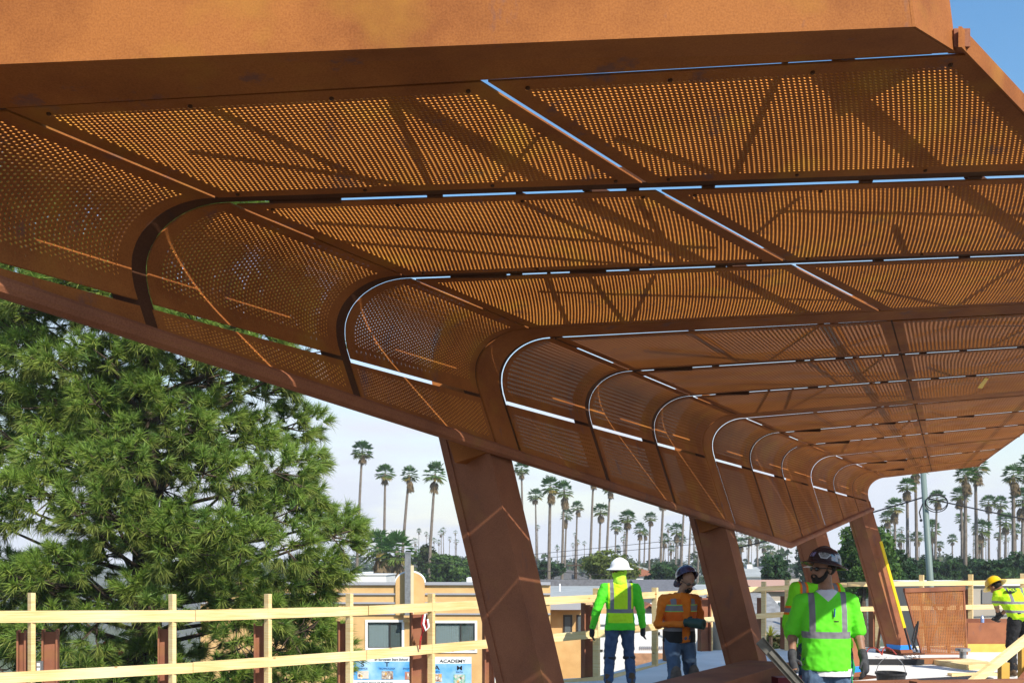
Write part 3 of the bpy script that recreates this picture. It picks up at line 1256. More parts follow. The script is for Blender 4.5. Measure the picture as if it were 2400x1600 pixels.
# plywood offcut and boards lying on the deck
def flat_board(name, c, L, W, H, rz, m, label, cat, z0=0.0, tilt=0.0):
    mb = MB()
    mb.box((-L / 2, -W / 2, 0), (L / 2, W / 2, H))
    o = mb.build(name, m, loc=(0, 0, 0))
    o.location = (c[0], c[1], z0)
    o.rotation_euler = (tilt, 0, R(rz))
    tag(o, label, cat)
    return o


flat_board('plywood_sheet', (gx(2268, 16.6), 16.6), 0.75, 0.9, 0.09, 12, M_PINE, 'pale plywood stack lying on the deck before the standing panel', 'plywood')
flat_board('timber_board', (gx(2330, 15.3), 15.3), 1.5, 0.14, 0.045, 4, M_PINE, 'single pine board lying flat on the deck near the plywood', 'timber')
flat_board('rubber_mat', (gx(2130, 17.2), 17.4), 2.6, 0.55, 0.012, 2, M_BLACK, 'black rubber sheet on the deck at the fourth column foot', 'mat')
flat_board('rubber_mat', (gx(2230, 14.6), 14.8), 1.6, 0.35, 0.012, 20, M_BLACK, 'dark rubber strip on the deck behind the bucket', 'mat')
flat_board('dark_angle_bar', (gx(2060, 16.6), 16.9), 1.8, 0.10, 0.09, -2, M_BLACK, 'long black bar lying on the deck before the fourth column', 'bar', z0=0.012)
flat_board('angle_bar', (gx(2200, 16.9), 17.0), 0.9, 0.12, 0.10, 8, M_BROWN, 'short brown steel bar on the rubber sheet by the standing panel', 'bar', z0=0.012)
bd = empty('pedestal_cap', (gx(2288, 16.9), 17.4, 0))
tag(bd, 'small grey metal drain post standing behind the plywood', 'drain post')
mb = MB()
mb.lathe([(0, 0), (0.06, 0), (0.06, 0.2), (0.13, 0.2), (0.13, 0.25), (0, 0.25)], (0, 0, 0), 16)
mb.build('post', M_GREYM, bd, loc=(0, 0, 0))

# yellow spirit level leaning on the fourth column
lv = empty('yellow_pole', px(2140, 1500, 18.6))
bpy.context.view_layer.update()
tag(lv, 'long yellow pole leaning against the fourth column', 'pole')
mb = MB()
pa, pb = px(2064, 1268, 18.66), px(2120, 1470, 18.60)
pe = px(2134, 1527, 18.5)
pe.z = 0.12
mb.bar(pa, pb, 0.05, 0.05)
mb.build('shaft', mat('yellow_paint', (0.85, 0.62, 0.02), rough=0.4), lv)
mb = MB()
mb.bar(pb, pe, 0.028, 0.03)
mb.build('foot', M_BLACK, lv)

# stair rail at the lower right
sr = empty('stair_rail', (gx(2370, 10.5), 10.5, 0))
bpy.context.view_layer.update()
tag(sr, 'sloping yellow pine stair rail near the bending worker', 'stair rail')
mb = MB()
mb.bar(px(2262, 1612, 9.9), px(2440, 1468, 10.9), 0.045, 0.10)
mb.build('rail', M_PINE, sr)
mb = MB()
p = px(2357, 1548, 10.45)
mb.box((p.x - 0.045, p.y, 0), (p.x + 0.045, p.y + 0.09, p.z - 0.02))
mb.build('post', M_PINE2, sr)
mb = MB()
p = px(2404, 1500, 10.75)
mb.box((p.x - 0.045, p.y, 0), (p.x + 0.045, p.y + 0.09, p.z + 0.02))
mb.build('post', M_PINE2, sr)
mb = MB()
mb.bar(px(2390, 1605, 10.2), px(2440, 1545, 10.7), 0.04, 0.14)
mb.build('brace', M_BROWN, sr)
mb = MB()
mb.bar(px(2140, 1599, 8.6), px(2460, 1593, 8.9), 0.12, 0.03)
fb = empty('steel_ledge', (gx(2300, 8.7), 8.7, 0))
bpy.context.view_layer.update()
tag(fb, 'brown steel ledge plate at the foot of the stair rail', 'ledge')
mb.build('plate', M_BROWN, fb)
mb = MB()
zt = px(2140, 1599, 8.6).z - 0.016
mb.hexa([Vector((gx(2150, 8.6), 8.6, 0)), Vector((gx(2455, 8.9), 8.9, 0)), Vector((gx(2455, 8.9), 8.93, 0)), Vector((gx(2150, 8.6), 8.63, 0)),
         Vector((gx(2150, 8.6), 8.6, zt)), Vector((gx(2455, 8.9), 8.9, zt)), Vector((gx(2455, 8.9), 8.93, zt)), Vector((gx(2150, 8.6), 8.63, zt))])
mb.build('riser', M_BROWN, fb)

# tool stand and hoses behind the third column
ts = empty('tool_stand', (gx(2068, 19.3), 19.3, 0))
bpy.context.view_layer.update()
tag(ts, 'slim brown tool stand with hoses between the third and fourth columns', 'tool stand')
mb = MB()
mb.bar((gx(2055, 19.3), 19.3, 0), (gx(2070, 19.3), 19.3, 0.95), 0.04, 0.04)
mb.build('leg', M_BROWN, ts)
mb = MB()
mb.bar((gx(2092, 19.3), 19.4, 0), (gx(2072, 19.3), 19.3, 0.95), 0.04, 0.04)
mb.build('leg', M_BLACK, ts)
mb = MB()
mb.tube([(gx(2078 + 14 * math.cos(a), 19.2), 19.2, 0.55 + 0.32 * math.sin(a)) for a in [k * 0.5 for k in range(14)]], 0.018, 6)
mb.build('hose', mat('purple_hose', (0.12, 0.05, 0.15), rough=0.5), ts)
mb = MB()
mb.tube([(gx(2030 + 6 * k, 18.2), 18.2 + 0.1 * math.sin(k), 0.03 + 0.16 * abs(math.sin(k * 0.55))) for k in range(12)], 0.012, 6)
o = mb.build('power_lead', mat('red_lead', (0.35, 0.04, 0.03)))
tag(o, 'thin red power lead curling on the deck near the fourth column', 'cable')
mb = MB()
mb.tube([px(2150, 1536, 18.2) + Vector((0, 0, 0.08)), px(2138, 1500, 18.3), px(2146, 1468, 18.4), px(2152, 1455, 18.4), px(2149, 1478, 18.4), px(2140, 1520, 18.3)], 0.02, 6)
o = mb.build('black_hose', M_BLACK)
tag(o, 'black hose with hook end hanging beside the standing panel', 'hose')
# chain and clamp pile
random.seed(12)
for k in range(3):
    p = Vector((gx(2128 + 12 * k, 17.9), 17.9 + 0.05 * k, 0.012))
    mb = MB()
    mb.tube([p + Vector((0.07 * math.cos(a), 0.05 * math.sin(a), 0.03 + 0.02 * math.sin(3 * a))) for a in [i * 2 * math.pi / 10 for i in range(11)]], 0.014, 6)
    o = mb.build('shackle', M_GREYM)
    tag(o, 'grey steel shackle on the rubber sheet at the fourth column foot', 'shackle', 'shackles at the fourth column')

# ------------------------------------------------------------------ vegetation
def leaf_mat(name, transl=0.35, rough=0.6):
    m = bpy.data.materials.new(name)
    m.use_nodes = True
    nt = m.node_tree
    b = nt.nodes['Principled BSDF']
    b.inputs['Roughness'].default_value = rough
    b.inputs['Specular IOR Level'].default_value = 0.25
    a = nt.nodes.new('ShaderNodeAttribute')
    a.attribute_name = 'leaf'
    nt.links.new(a.outputs['Color'], b.inputs['Base Color'])
    t = nt.nodes.new('ShaderNodeBsdfTranslucent')
    nt.links.new(a.outputs['Color'], t.inputs['Color'])
    mx = nt.nodes.new('ShaderNodeMixShader')
    mx.inputs['Fac'].default_value = transl
    nt.links.new(b.outputs[0], mx.inputs[1])
    nt.links.new(t.outputs[0], mx.inputs[2])
    nt.links.new(mx.outputs[0], nt.nodes['Material Output'].inputs['Surface'])
    return m


M_LEAF = leaf_mat('foliage')
M_NEEDLE = leaf_mat('pine_needles', 0.25, 0.5)
M_BARK = mat('bark', (0.10, 0.07, 0.05), rough=0.9, col2=(0.05, 0.035, 0.025), noise_scale=9, bump=0.5, bump_scale=25)
M_PALMB = mat('palm_bark', (0.20, 0.165, 0.13), rough=0.9, col2=(0.13, 0.105, 0.08), noise_scale=3)


def np_mesh(name, V, Fa, C, material):
    """V (n,3), Fa (m,k) index array, C (n,3) colour per vertex"""
    me = bpy.data.meshes.new(name)
    n = len(V)
    k = Fa.shape[1]
    me.vertices.add(n)
    me.vertices.foreach_set('co', np.ascontiguousarray(V, dtype=np.float32).ravel())
    me.loops.add(Fa.size)
    me.loops.foreach_set('vertex_index', np.ascontiguousarray(Fa, dtype=np.int32).ravel())
    me.polygons.add(len(Fa))
    me.polygons.foreach_set('loop_start', np.arange(len(Fa), dtype=np.int32) * k)
    me.update(calc_edges=True)
    ca = me.color_attributes.new('leaf', 'FLOAT_COLOR', 'POINT')
    c4 = np.ones((n, 4), dtype=np.float32)
    c4[:, :3] = C
    ca.data.foreach_set('color', c4.ravel())
    me.materials.append(material)
    return me


RNG = np.random.default_rng(11)


def unit(v):
    return v / np.maximum(np.linalg.norm(v, axis=-1, keepdims=True), 1e-9)


def needles(tips, dirs, tone, n_each=95, length=(0.20, 0.32), width=0.0085):
    """tufts of long needles: each a thin two-segment blade that droops"""
    T = len(tips)
    N = T * n_each
    o = np.repeat(tips, n_each, 0)
    d0 = np.repeat(unit(dirs), n_each, 0)
    rnd = unit(RNG.normal(size=(N, 3)))
    spread = RNG.uniform(0.25, 1.25, (N, 1))
    d = unit(d0 + rnd * spread)
    L = RNG.uniform(*length, (N, 1))
    o = o - d0 * RNG.uniform(0.0, 0.16, (N, 1))
    droop = np.array([0, 0, -1.0]) * L * RNG.uniform(0.10, 0.45, (N, 1))
    side = unit(np.cross(d, unit(RNG.normal(size=(N, 3)))))
    tip = o + d * L + droop
    w_ = side * width / 2
    V = np.stack([o - w_, o + w_, tip], 1).reshape(-1, 3)
    F1 = np.arange(N * 3).reshape(-1, 3)
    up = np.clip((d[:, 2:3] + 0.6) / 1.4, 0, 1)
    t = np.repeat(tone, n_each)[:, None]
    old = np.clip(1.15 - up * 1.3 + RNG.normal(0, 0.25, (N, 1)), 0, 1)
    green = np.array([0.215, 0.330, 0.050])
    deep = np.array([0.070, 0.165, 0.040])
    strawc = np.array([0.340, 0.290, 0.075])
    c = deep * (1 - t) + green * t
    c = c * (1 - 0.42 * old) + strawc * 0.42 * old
    c = c * RNG.uniform(0.75, 1.25, (N, 1))
    C = np.repeat(c, 3, 0)
    return V, F1, C


def make_pine():
    """crown built of overlapping foliage masses, each carrying outward tufts on twigs"""
    bx0, by0 = -7.2, 18.6
    root = empty('pine_tree', (bx0, by0, GZ))
    bpy.context.view_layer.update()
    tag(root, 'big long-needled pine tree rising behind the timber guardrail', 'pine tree')
    mb = MB()
    mb.tube([Vector((bx0 + 0.06 * math.sin(k), by0, GZ + k * 1.6)) for k in range(11)], [0.42 - 0.036 * k for k in range(11)], 10)
    mb.build('trunk', M_BARK, root)
    br = MB()
    rnd = random.Random(9)
    tips = []
    dirs = []
    tone = []

    def crad(z):
        # silhouette measured against the photograph: bulges at z = 0..2, draws in above
        pts = [(-5.0, 3.2), (-3.0, 3.6), (-1.0, 3.8), (0.3, 3.9), (1.2, 3.5), (2.4, 4.0), (3.5, 3.4), (4.5, 3.0), (6.0, 3.1), (8.0, 2.9), (10.0, 2.3), (12.0, 0.8)]
        for (a, b), (c, d) in zip(pts, pts[1:]):
            if z <= c:
                return b + (d - b) * max(0, z - a) / (c - a)
        return 0.5
    masses = []
    z = -4.6
    k = 0
    while z < 11.6:
        rr = crad(z)
        nb = max(6, int(rr * 4.6))
        for j in range(nb):
            az = 2 * math.pi * (j + rnd.uniform(-.3, .3)) / nb + k * 1.1
            if math.sin(az) > 0.35:
                continue
            q = rnd.uniform(0.78, 1.04)
            c = Vector((bx0 + math.cos(az) * rr * q, by0 + math.sin(az) * rr * q, z + rnd.uniform(-.35, .35)))
            masses.append((c, rnd.uniform(0.42, 0.72), Vector((math.cos(az), math.sin(az), 0))))
        for j in range(14):
            az = rnd.uniform(0.0, 2 * math.pi)
            q = rnd.uniform(0.15, 0.92)
            masses.append((Vector((bx0 + math.cos(az) * rr * q, by0 + math.sin(az) * rr * q, z + rnd.uniform(-.3, .3))), rnd.uniform(0.5, 0.75), Vector((math.cos(az), math.sin(az), 0))))
        z += 0.60
        k += 1
    for (c, r, outd) in masses:
        if c.y - r < 11.5 + (c.x + 6.27) * 0.4134 + 1.0:
            c = c.copy()
            c.y = 11.5 + (c.x + 6.27) * 0.4134 + 1.0 + r
        hub = Vector((bx0, by0, c.z - 0.25))
        if rnd.random() < 0.35:
            hub.z -= rnd.uniform(0, 0.9)
            br.tube([hub, hub.lerp(c, 0.55) + Vector((0, 0, -0.1)), c - outd * r * 0.3], [0.055, 0.035, 0.015], 5)
        nt = int(12 + 19 * r)
        for t in range(nt):
            v = Vector((rnd.gauss(0, 1), rnd.gauss(0, 1), rnd.gauss(0, 1))).normalized()
            v = (v + outd * 0.55 + Vector((0, 0, 0.30))).normalized()
            tip = c + Vector((v.x * r * 1.05, v.y * r * 1.05, v.z * r * 0.80)) * rnd.uniform(0.70, 1.08)
            if t % 5 == 0:
                br.tube([c - outd * r * 0.3, c.lerp(tip, 0.6) + Vector((0, 0, -0.05)), tip], [0.016, 0.012, 0.007], 4)
            dd = (v * 0.8 + outd * 0.25 + Vector((0, 0, 0.45))).normalized()
            tips.append(tip)
            dirs.append(dd)
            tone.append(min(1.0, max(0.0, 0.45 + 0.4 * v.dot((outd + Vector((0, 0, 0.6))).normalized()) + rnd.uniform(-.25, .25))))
    br.build('branches', M_BARK, root)['kind'] = 'stuff'
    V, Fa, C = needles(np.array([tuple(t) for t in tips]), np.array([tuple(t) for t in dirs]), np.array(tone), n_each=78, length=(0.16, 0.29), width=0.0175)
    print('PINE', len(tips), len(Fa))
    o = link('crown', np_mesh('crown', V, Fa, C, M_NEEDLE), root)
    o['kind'] = 'stuff'
    return len(tips)


NT = make_pine()


# ---- fan palms
def palm_crown(seed, nlive=34, ndead=26, dia=3.3, skirt=1.5):
    rng = random.Random(seed)
    V = []
    Fa = []
    C = []

    def blade(o, d, up, L, fan, col, nseg=9, droop=0.25):
        d = d.normalized()
        s = d.cross(up)
        if s.length < 1e-3:
            s = Vector((1, 0, 0))
        s.normalize()
        u = s.cross(d).normalized()
        hub = o + d * L * 0.45
        # stalk
        b = len(V)
        for p in (o - s * 0.02, o + s * 0.02, hub):
            V.append(p)
            C.append((col[0] * 1.1, col[1] * 1.0, col[2] * 0.8))
        Fa.append((b, b + 1, b + 2))
        for k in range(nseg):
            a = -fan + 2 * fan * (k + 0.5) / nseg + rng.uniform(-.06, .06)
            dl = d * math.cos(a) + s * math.sin(a)
            ll = L * 0.58 * (0.75 + 0.25 * math.cos(a)) * rng.uniform(0.85, 1.1)
            w2 = 0.065
            q = dl.cross(u).normalized()
            m_ = hub + dl * ll * 0.6 + Vector((0, 0, -droop * ll * 0.25))
            e_ = hub + dl * ll + Vector((0, 0, -droop * ll))
            b = len(V)
            f = rng.uniform(0.75, 1.25)
            for p in (hub, m_ - q * w2, e_, m_ + q * w2):
                V.append(p)
                C.append((col[0] * f, col[1] * f, col[2] * f))
            Fa.append((b, b + 1, b + 2))
            Fa.append((b, b + 2, b + 3))
    L = dia / 2
    for i in range(nlive):
        az = i * 2.399 + rng.uniform(-.2, .2)
        el = R(82) - R(118) * (i / nlive) ** 0.85 + rng.uniform(-.12, .12)
        d = Vector((math.cos(az) * math.cos(el), math.sin(az) * math.cos(el), math.sin(el)))
        old = i / nlive
        col = (0.075 + 0.14 * max(0, old - 0.5), 0.165 + 0.02 * old, 0.035)
        if old > 0.85 and rng.random() < 0.5:
            col = (0.30, 0.24, 0.05)
        blade(Vector((0, 0, 0.1 - 0.25 * old)), d, Vector((0, 0, 1)), L * rng.uniform(0.85, 1.05), R(78), col, 9, 0.28)
    for i in range(ndead):
        az = i * 2.399
        dn = rng.uniform(0.1, 0.45)
        d = Vector((math.cos(az) * dn, math.sin(az) * dn, -1)).normalized()
        o = Vector((math.cos(az) * 0.12, math.sin(az) * 0.12, -0.25 - skirt * 0.55 * i / ndead))
        col = (0.21, 0.15, 0.075)
        blade(o, d, Vector((math.cos(az), math.sin(az), 0)), L * 0.72, R(48), col, 6, 0.1)
    return np_mesh('palm_crown', np.array([tuple(v) for v in V]), np.array(Fa), np.array(C), M_LEAF)


CROWNS = [palm_crown(1), palm_crown(2, 40, 12, 3.4, 0.8), palm_crown(3, 30, 44, 3.1, 2.2), palm_crown(4, 36, 30, 3.3, 1.6)]
FARCROWNS = [palm_crown(8, 14, 8, 3.3, 1.2), palm_crown(9, 12, 10, 3.2, 1.5)]
TRUNKM = {}


def palm(xt, yt, wpx, xb=None, var=None, label=None, far=False, D=None, group='tall fan palms beyond the site'):
    """crown centre at photo (xt, yt), crown wpx wide, trunk foot at column xb"""
    if D is None:
        D = 3.25 * F / wpx
    top = px(xt, yt, D)
    if xb is None:
        xb = xt
    foot = Vector((gx(xb, D), D, GZ))
    root = empty('fan_palm', foot)
    h = top.z - GZ
    key = (round(h / 2) * 2, round((top.x - foot.x) * 1.0) * 1.0)
    tag(root, label or 'tall slender fan palm beyond the site', 'palm tree', group)
    dx = top.x - foot.x
    mb = MB()
    n = 6 if not far else 2
    pts = [Vector((dx * (t ** 1.4), 0, h * t)) for t in [k / n for k in range(n + 1)]]
    r0 = 0.26
    mb.tube(pts, [r0 * (1 - 0.42 * k / n) for k in range(n + 1)], 7 if not far else 5)
    mb.build('trunk', M_PALMB, root, smooth=True, loc=(0, 0, 0))
    me = (FARCROWNS if far else CROWNS)[var if var is not None else random.randrange(len(FARCROWNS if far else CROWNS))]
    o = link('crown', me, root, loc=(dx, 0, h))
    o.rotation_euler = (0, 0, random.uniform(0, 6.28))
    s = random.uniform(0.86, 1.16)
    o.scale = (s, s, s * random.uniform(0.85, 1.2))
    o.rotation_euler = (random.uniform(-.14, .14), random.uniform(-.14, .14), random.uniform(0, 6.28))
    return root


random.seed(21)
LG = 'tall slender fan palm between the pine and the first leaning column'
LC = 'fan palm with tan dead fronds seen under the canopy between the columns'
LR = 'tall fan palm with shaggy skirt beyond the far guardrail'
PAL = [
    (849, 1056, 54, 834, 1, 'lone tall fan palm closest to the pine tree'), (903, 1108, 52, 899, 1, LG), (959, 1112, 58, 936, 2, 'fan palm with long yellow-brown skirt left of the mast'), (1020, 1110, 58, 1002, 0, 'full fan palm with short skirt above the school parapet'),
    (1222, 1098, 46, 1228, 1, LC), (1255, 1160, 36, 1258, 1, LC), (1290, 1140, 64, 1285, 3, LC), (1322, 1148, 50, 1316, 2, LC), (1328, 1206, 38, 1322, 2, LC),
    (1353, 1188, 38, 1348, 0, LC), (1391, 1118, 48, 1381, 0, LC), (1408, 1196, 44, 1402, 3, LC), (1430, 1142, 48, 1418, 0, LC), (1471, 1212, 56, 1462, 3, LC),
    (1444, 1232, 30, 1440, 1, LC), (1500, 1240, 34, 1496, 0, LC), (1524, 1212, 40, 1520, 3, LC), (1512, 1248, 30, 1508, 2, LC), (1557, 1262, 32, 1552, 0, LC),
    (1556, 1150, 52, 1545, 2, LC), (1586, 1242, 36, 1582, 3, LC), (1596, 1262, 30, 1592, 1, LC), (1604, 1170, 46, 1594, 0, LC), (1574, 1285, 24, 1572, 2, LC), (1620, 1200, 40, 1612, 0, LC),
    (1448, 1284, 20, 1447, 0, LC), (1410, 1300, 18, 1410, 1, LC), (1640, 1215, 40, 1634, 3, LC),
    (1736, 1272, 34, 1734, 0, LC), (1756, 1255, 38, 1752, 2, LC), (1774, 1250, 36, 1776, 3, LC), (1790, 1275, 30, 1790, 0, LC), (1806, 1290, 26, 1806, 1, LC), (1828, 1296, 30, 1830, 3, LC), (1700, 1262, 36, 1702, 2, LC),
    (2126, 1138, 62, 2128, 2, LR), (2098, 1186, 52, 2096, 2, LR), (2080, 1212, 40, 2078, 3, LR), (2145, 1090, 60, 2150, 0, LR), (2196, 1166, 46, 2190, 0, LR), (2185, 1238, 40, 2186, 3, LR),
    (2263, 1112, 72, 2262, 2, LR), (2252, 1160, 56, 2258, 3, LR), (2286, 1092, 66, 2290, 0, LR), (2317, 1176, 42, 2318, 0, LR), (2345, 1180, 42, 2342, 0, LR),
    (2375, 1112, 74, 2376, 2, LR), (2398, 1170, 60, 2394, 3, LR), (2302, 1238, 50, 2302, 3, LR), (2296, 1270, 40, 2296, 2, LR), (2358, 1220, 44, 2356, 3, LR), (2412, 1090, 70, 2410, 0, LR),
    (2148, 1258, 38, 2148, 3, LR), (2232, 1262, 30, 2232, 1, LR), (2110, 1262, 34, 2112, 0, LR), (2340, 1255, 28, 2340, 1, LR), (2202, 1276, 30, 2203, 3, LR), (2380, 1240, 36, 2382, 0, LR), (2255, 1215, 44, 2253, 2, LR),
    (982, 1243, 14, 981, 0, 'tiny distant fan palm above the trees by the mast'),
]
VTX = ['round-crowned', 'sparse-crowned', 'long-skirted', 'tan-skirted']


def region(x):
    for lim, tx in ((1275, 'hard against the first leaning column'), (1345, 'just right of the first leaning column'), (1440, 'over the rounded yellow-green tree'), (1515, 'over the white hard hat'),
                    (1575, 'over the gap between two workers'), (1660, 'over the man in orange'), (1745, 'just right of the second column'), (1860, 'left of the man in lime'),
                    (2110, 'just right of the fourth column'), (2175, 'left of the coiled cable'), (2240, 'right of the coiled cable'), (2310, 'above the standing rust panel'), (2362, 'above the steel trough'), (9999, 'above the bending worker')):
        if x < lim:
            return tx


for p_ in PAL:
    lb_ = p_[5]
    if lb_ in (LC, LR):
        size = 'big' if p_[2] > 47 else ('middling' if p_[2] > 33 else 'small')
        lb_ = size + ' ' + VTX[p_[4]] + ' fan palm ' + region(p_[0])
    palm(*p_[:5], label=lb_)
LF = 'tiny hazy skyline fan palm'
for k in range(70):
    z1 = random.random()
    x = random.choice((random.uniform(1240, 1640), random.uniform(1240, 1640), random.uniform(1690, 1850), random.uniform(2050, 2420), random.uniform(2050, 2420), random.uniform(960, 1080)))
    wp = random.uniform(9, 20)
    D = 3.25 * F / wp
    y = 1316 - random.uniform(7, 15.5) * F / D
    palm(x, y, wp, x + random.uniform(-2, 2), label=LF + ' ' + region(x) if x > 1240 else LF + ' by the mast', far=True, group='far fan palms on the skyline')


# ---- broadleaf trees
def leaf_cloud(lobes, n, size, cols, rng):
    """leaf quads in the outer shell of each lobe, in the lobes' own frame"""
    Vs = []
    Cs = []
    tot = sum(l[3] * l[4] + l[4] * l[5] + l[3] * l[5] for l in lobes)
    for (cx, cy, cz, rx, ry, rz) in lobes:
        m = max(12, int(n * (rx * ry + ry * rz + rx * rz) / tot))
        u = unit(rng.normal(size=(m, 3)))
        # clump the leaves
        cl = unit(rng.normal(size=(max(6, m // 26), 3)))
        pick = rng.integers(0, len(cl), m)
        u = unit(cl[pick] + u * 0.33)
        rr = rng.uniform(0.72, 1.08, (m, 1)) * (0.88 + 0.22 * rng.random((len(cl), 1)))[pick]
        p = u * rr * np.array([[rx, ry, rz]]) + np.array([[cx, cy, cz]])
        nrm = unit(u + rng.normal(0, 0.7, (m, 3)))
        t1 = unit(np.cross(nrm, rng.normal(size=(m, 3))))
        t2 = np.cross(nrm, t1)
        s = size * rng.uniform(0.6, 1.3, (m, 1))
        q = np.stack([p - t1 * s - t2 * s * 0.5, p + t1 * s * 0.2 - t2 * s * 0.6, p + t1 * s + t2 * s * 0.2, p - t1 * s * 0.1 + t2 * s * 0.7], 1).reshape(-1, 3)
        tone = rng.uniform(0.65, 1.35, (len(cl), 1))[pick] * rng.uniform(0.8, 1.2, (m, 1))
        c0 = np.array(cols[0])
        c1 = np.array(cols[1])
        mixf = rng.random((len(cl), 1))[pick]
        c = (c0 * (1 - mixf) + c1 * mixf) * tone
        Vs.append(q)
        Cs.append(np.repeat(c, 4, 0))
    V = np.concatenate(Vs)
    C = np.concatenate(Cs)
    return V, np.arange(len(V)).reshape(-1, 4), C


def tree(name, xc, ytop, ybot, wpx, D, label, cols, n=3500, size=0.16, nl=9, seed=1, cat='tree', group=None, trunk=True):
    rng = np.random.default_rng(seed)
    top = px(xc, ytop, D).z
    bot = max(px(xc, ybot, D).z, GZ + 0.3)
    Rr = wpx * D / F / 2
    X = gx(xc, D)
    root = empty(name, (X, D, GZ))
    tag(root, label, cat, group)
    H = top - bot
    zc = (top + bot) / 2 - GZ
    lobes = []
    for k in range(nl):
        a = k * 2.4
        rad = 0.55 * math.sqrt((k + 0.3) / nl)
        zz = zc + H * 0.5 * rng.uniform(-0.55, 0.5)
        s = rng.uniform(0.36, 0.55)
        lobes.append((math.cos(a) * Rr * rad, math.sin(a) * Rr * rad * 0.9, min(zz, top - GZ - H * 0.5 * s), Rr * s * 1.05, Rr * s, H * 0.5 * s * 1.15))
    lobes.append((0, 0, top - GZ - H * 0.24, Rr * 0.5, Rr * 0.5, H * 0.24))
    V, Fa, C = leaf_cloud(lobes, n, size, cols, rng)
    o = link('crown', np_mesh('crown', V, Fa, C, M_LEAF), root, loc=(0, 0, 0))
    o['kind'] = 'stuff'
    if trunk:
        mb = MB()
        mb.tube([(0, 0, 0), (0.1, 0, zc * 0.5), (0, 0, zc)], [0.035 * H + 0.12, 0.03 * H + 0.09, 0.08], 8)
        for l in lobes[:6]:
            mb.tube([(0, 0, zc * 0.6), (l[0] * 0.5, l[1] * 0.5, l[2] * 0.85), (l[0], l[1], l[2])], [0.10, 0.06, 0.03], 5)
        mb.build('trunk', M_BARK, root, loc=(0, 0, 0))
    return root


G1, G2, G3 = (0.045, 0.10, 0.022), (0.085, 0.15, 0.03), (0.13, 0.17, 0.035)
GD = (0.022, 0.06, 0.02)
tree('round_tree', 1428, 1288, 1372, 165, 92, 'rounded yellow-green tree behind the worker in a white hard hat', (G3, (0.10, 0.13, 0.02)), n=6500, size=0.17, nl=12, seed=3)
tree('street_tree', 2020, 1226, 1440, 160, 52, 'dense leafy green tree behind the third and fourth columns', (G1, (0.09, 0.17, 0.03)), n=9000, size=0.13, nl=14, seed=4)
tree('street_tree', 2100, 1290, 1430, 130, 60, 'dark bushy tree just right of the fourth column', (GD, G1), n=5000, size=0.14, nl=10, seed=14)
tree('street_tree', 1050, 1298, 1375, 130, 110, 'broad bright green tree above the school parapet', (G1, G2), n=5500, size=0.2, nl=12, seed=5)
tree('street_tree', 1004, 1276, 1372, 90, 125, 'taller olive green tree right of the mast', (G1, (0.10, 0.12, 0.03)), n=4000, size=0.2, nl=9, seed=6)
tree('street_tree', 1110, 1305, 1375, 90, 118, 'low green tree half hidden by the first leaning column', (G1, G2), n=3500, size=0.2, nl=8, seed=7)
tree('street_tree', 1560, 1318, 1375, 110, 105, 'dark green tree behind the grey gabled roof', (GD, G1), n=3500, size=0.2, nl=8, seed=8)
tree('street_tree', 1815, 1300, 1420, 90, 80, 'grey-green tree behind the man in lime', (GD, G1), n=3500, size=0.18, nl=8, seed=9)
tree('street_tree', 1290, 1315, 1362, 90, 120, 'low dark tree right beside the first leaning column', (GD, G1), n=2600, size=0.2, nl=8, seed=10)
BELT = ['dark green tree of the belt beyond the standing rust panel', 'dark green tree of the belt beyond the steel trough', 'tallest dark green tree of the belt beyond the bending worker', 'small dark tree of the belt beneath the coiled cable', 'near dark green bush of the belt beside the beige building']
for k, (x, yt, wd, D) in enumerate(((2200, 1300, 150, 95), (2290, 1308, 150, 100), (2380, 1296, 140, 90), (2150, 1306, 110, 105), (2335, 1312, 120, 80))):
    tree('street_tree', x, yt, 1390, wd, D, BELT[k], (GD, G1), n=4200, size=0.2, nl=10, seed=20 + k, group='tree belt beyond the far guardrail')
tree('street_tree', 1890, 1232, 1400, 70, 110, 'tall dark conifer-like tree behind the third column', (GD, (0.03, 0.06, 0.035)), n=3500, size=0.2, nl=9, seed=40)
# shaggy low palms left of the mast
for (xt, yt, wd, xb) in ((885, 1282, 78, 884), (930, 1290, 84, 934), (905, 1300, 70, 908)):
    r_ = palm(xt, yt, wd, xb, 2, label='short shaggy fan palm with brown skirt left of the mast', group='shaggy palms by the mast')
    for ch in r_.children:
        if ch.name.startswith('crown'):
            ch.scale = (1.35, 1.35, 1.5)

# small garden plants
tree('hedge', 1812, 1487, 1520, 74, 24, 'clipped low hedge seen below the guardrail', ((0.06, 0.10, 0.03), (0.10, 0.08, 0.03)), n=2200, size=0.035, nl=9, seed=50, cat='hedge', trunk=False)
pr = empty('yellow_plant', (gx(1806, 23), 23, GZ))
tag(pr, 'spiky yellow-green plant above the clipped hedge', 'plant')
V = []
Fa = []
C = []
zb = px(1806, 1490, 23).z - GZ
for k in range(46):
    az = k * 2.4
    el = R(15 + (k * 37) % 75)
    d = Vector((math.cos(az) * math.cos(el), math.sin(az) * math.cos(el), math.sin(el)))
    s = d.cross(Vector((0, 0, 1))).normalized() * 0.02
    b = len(V)
    o_ = Vector((0, 0, zb))
    for p in (o_ - s, o_ + s, o_ + d * 0.32 + Vector((0, 0, -0.03))):
        V.append(tuple(p))
        C.append((0.42, 0.40, 0.05))
    Fa.append((b, b + 1, b + 2))
link('leaves', np_mesh('leaves', np.array(V), np.array(Fa), np.array(C), M_LEAF), pr, loc=(0, 0, 0))
mb = MB()
mb.tube([(0, 0, 0), (0, 0, zb)], 0.05, 6)
mb.build('stem', M_BARK, pr, loc=(0, 0, 0))

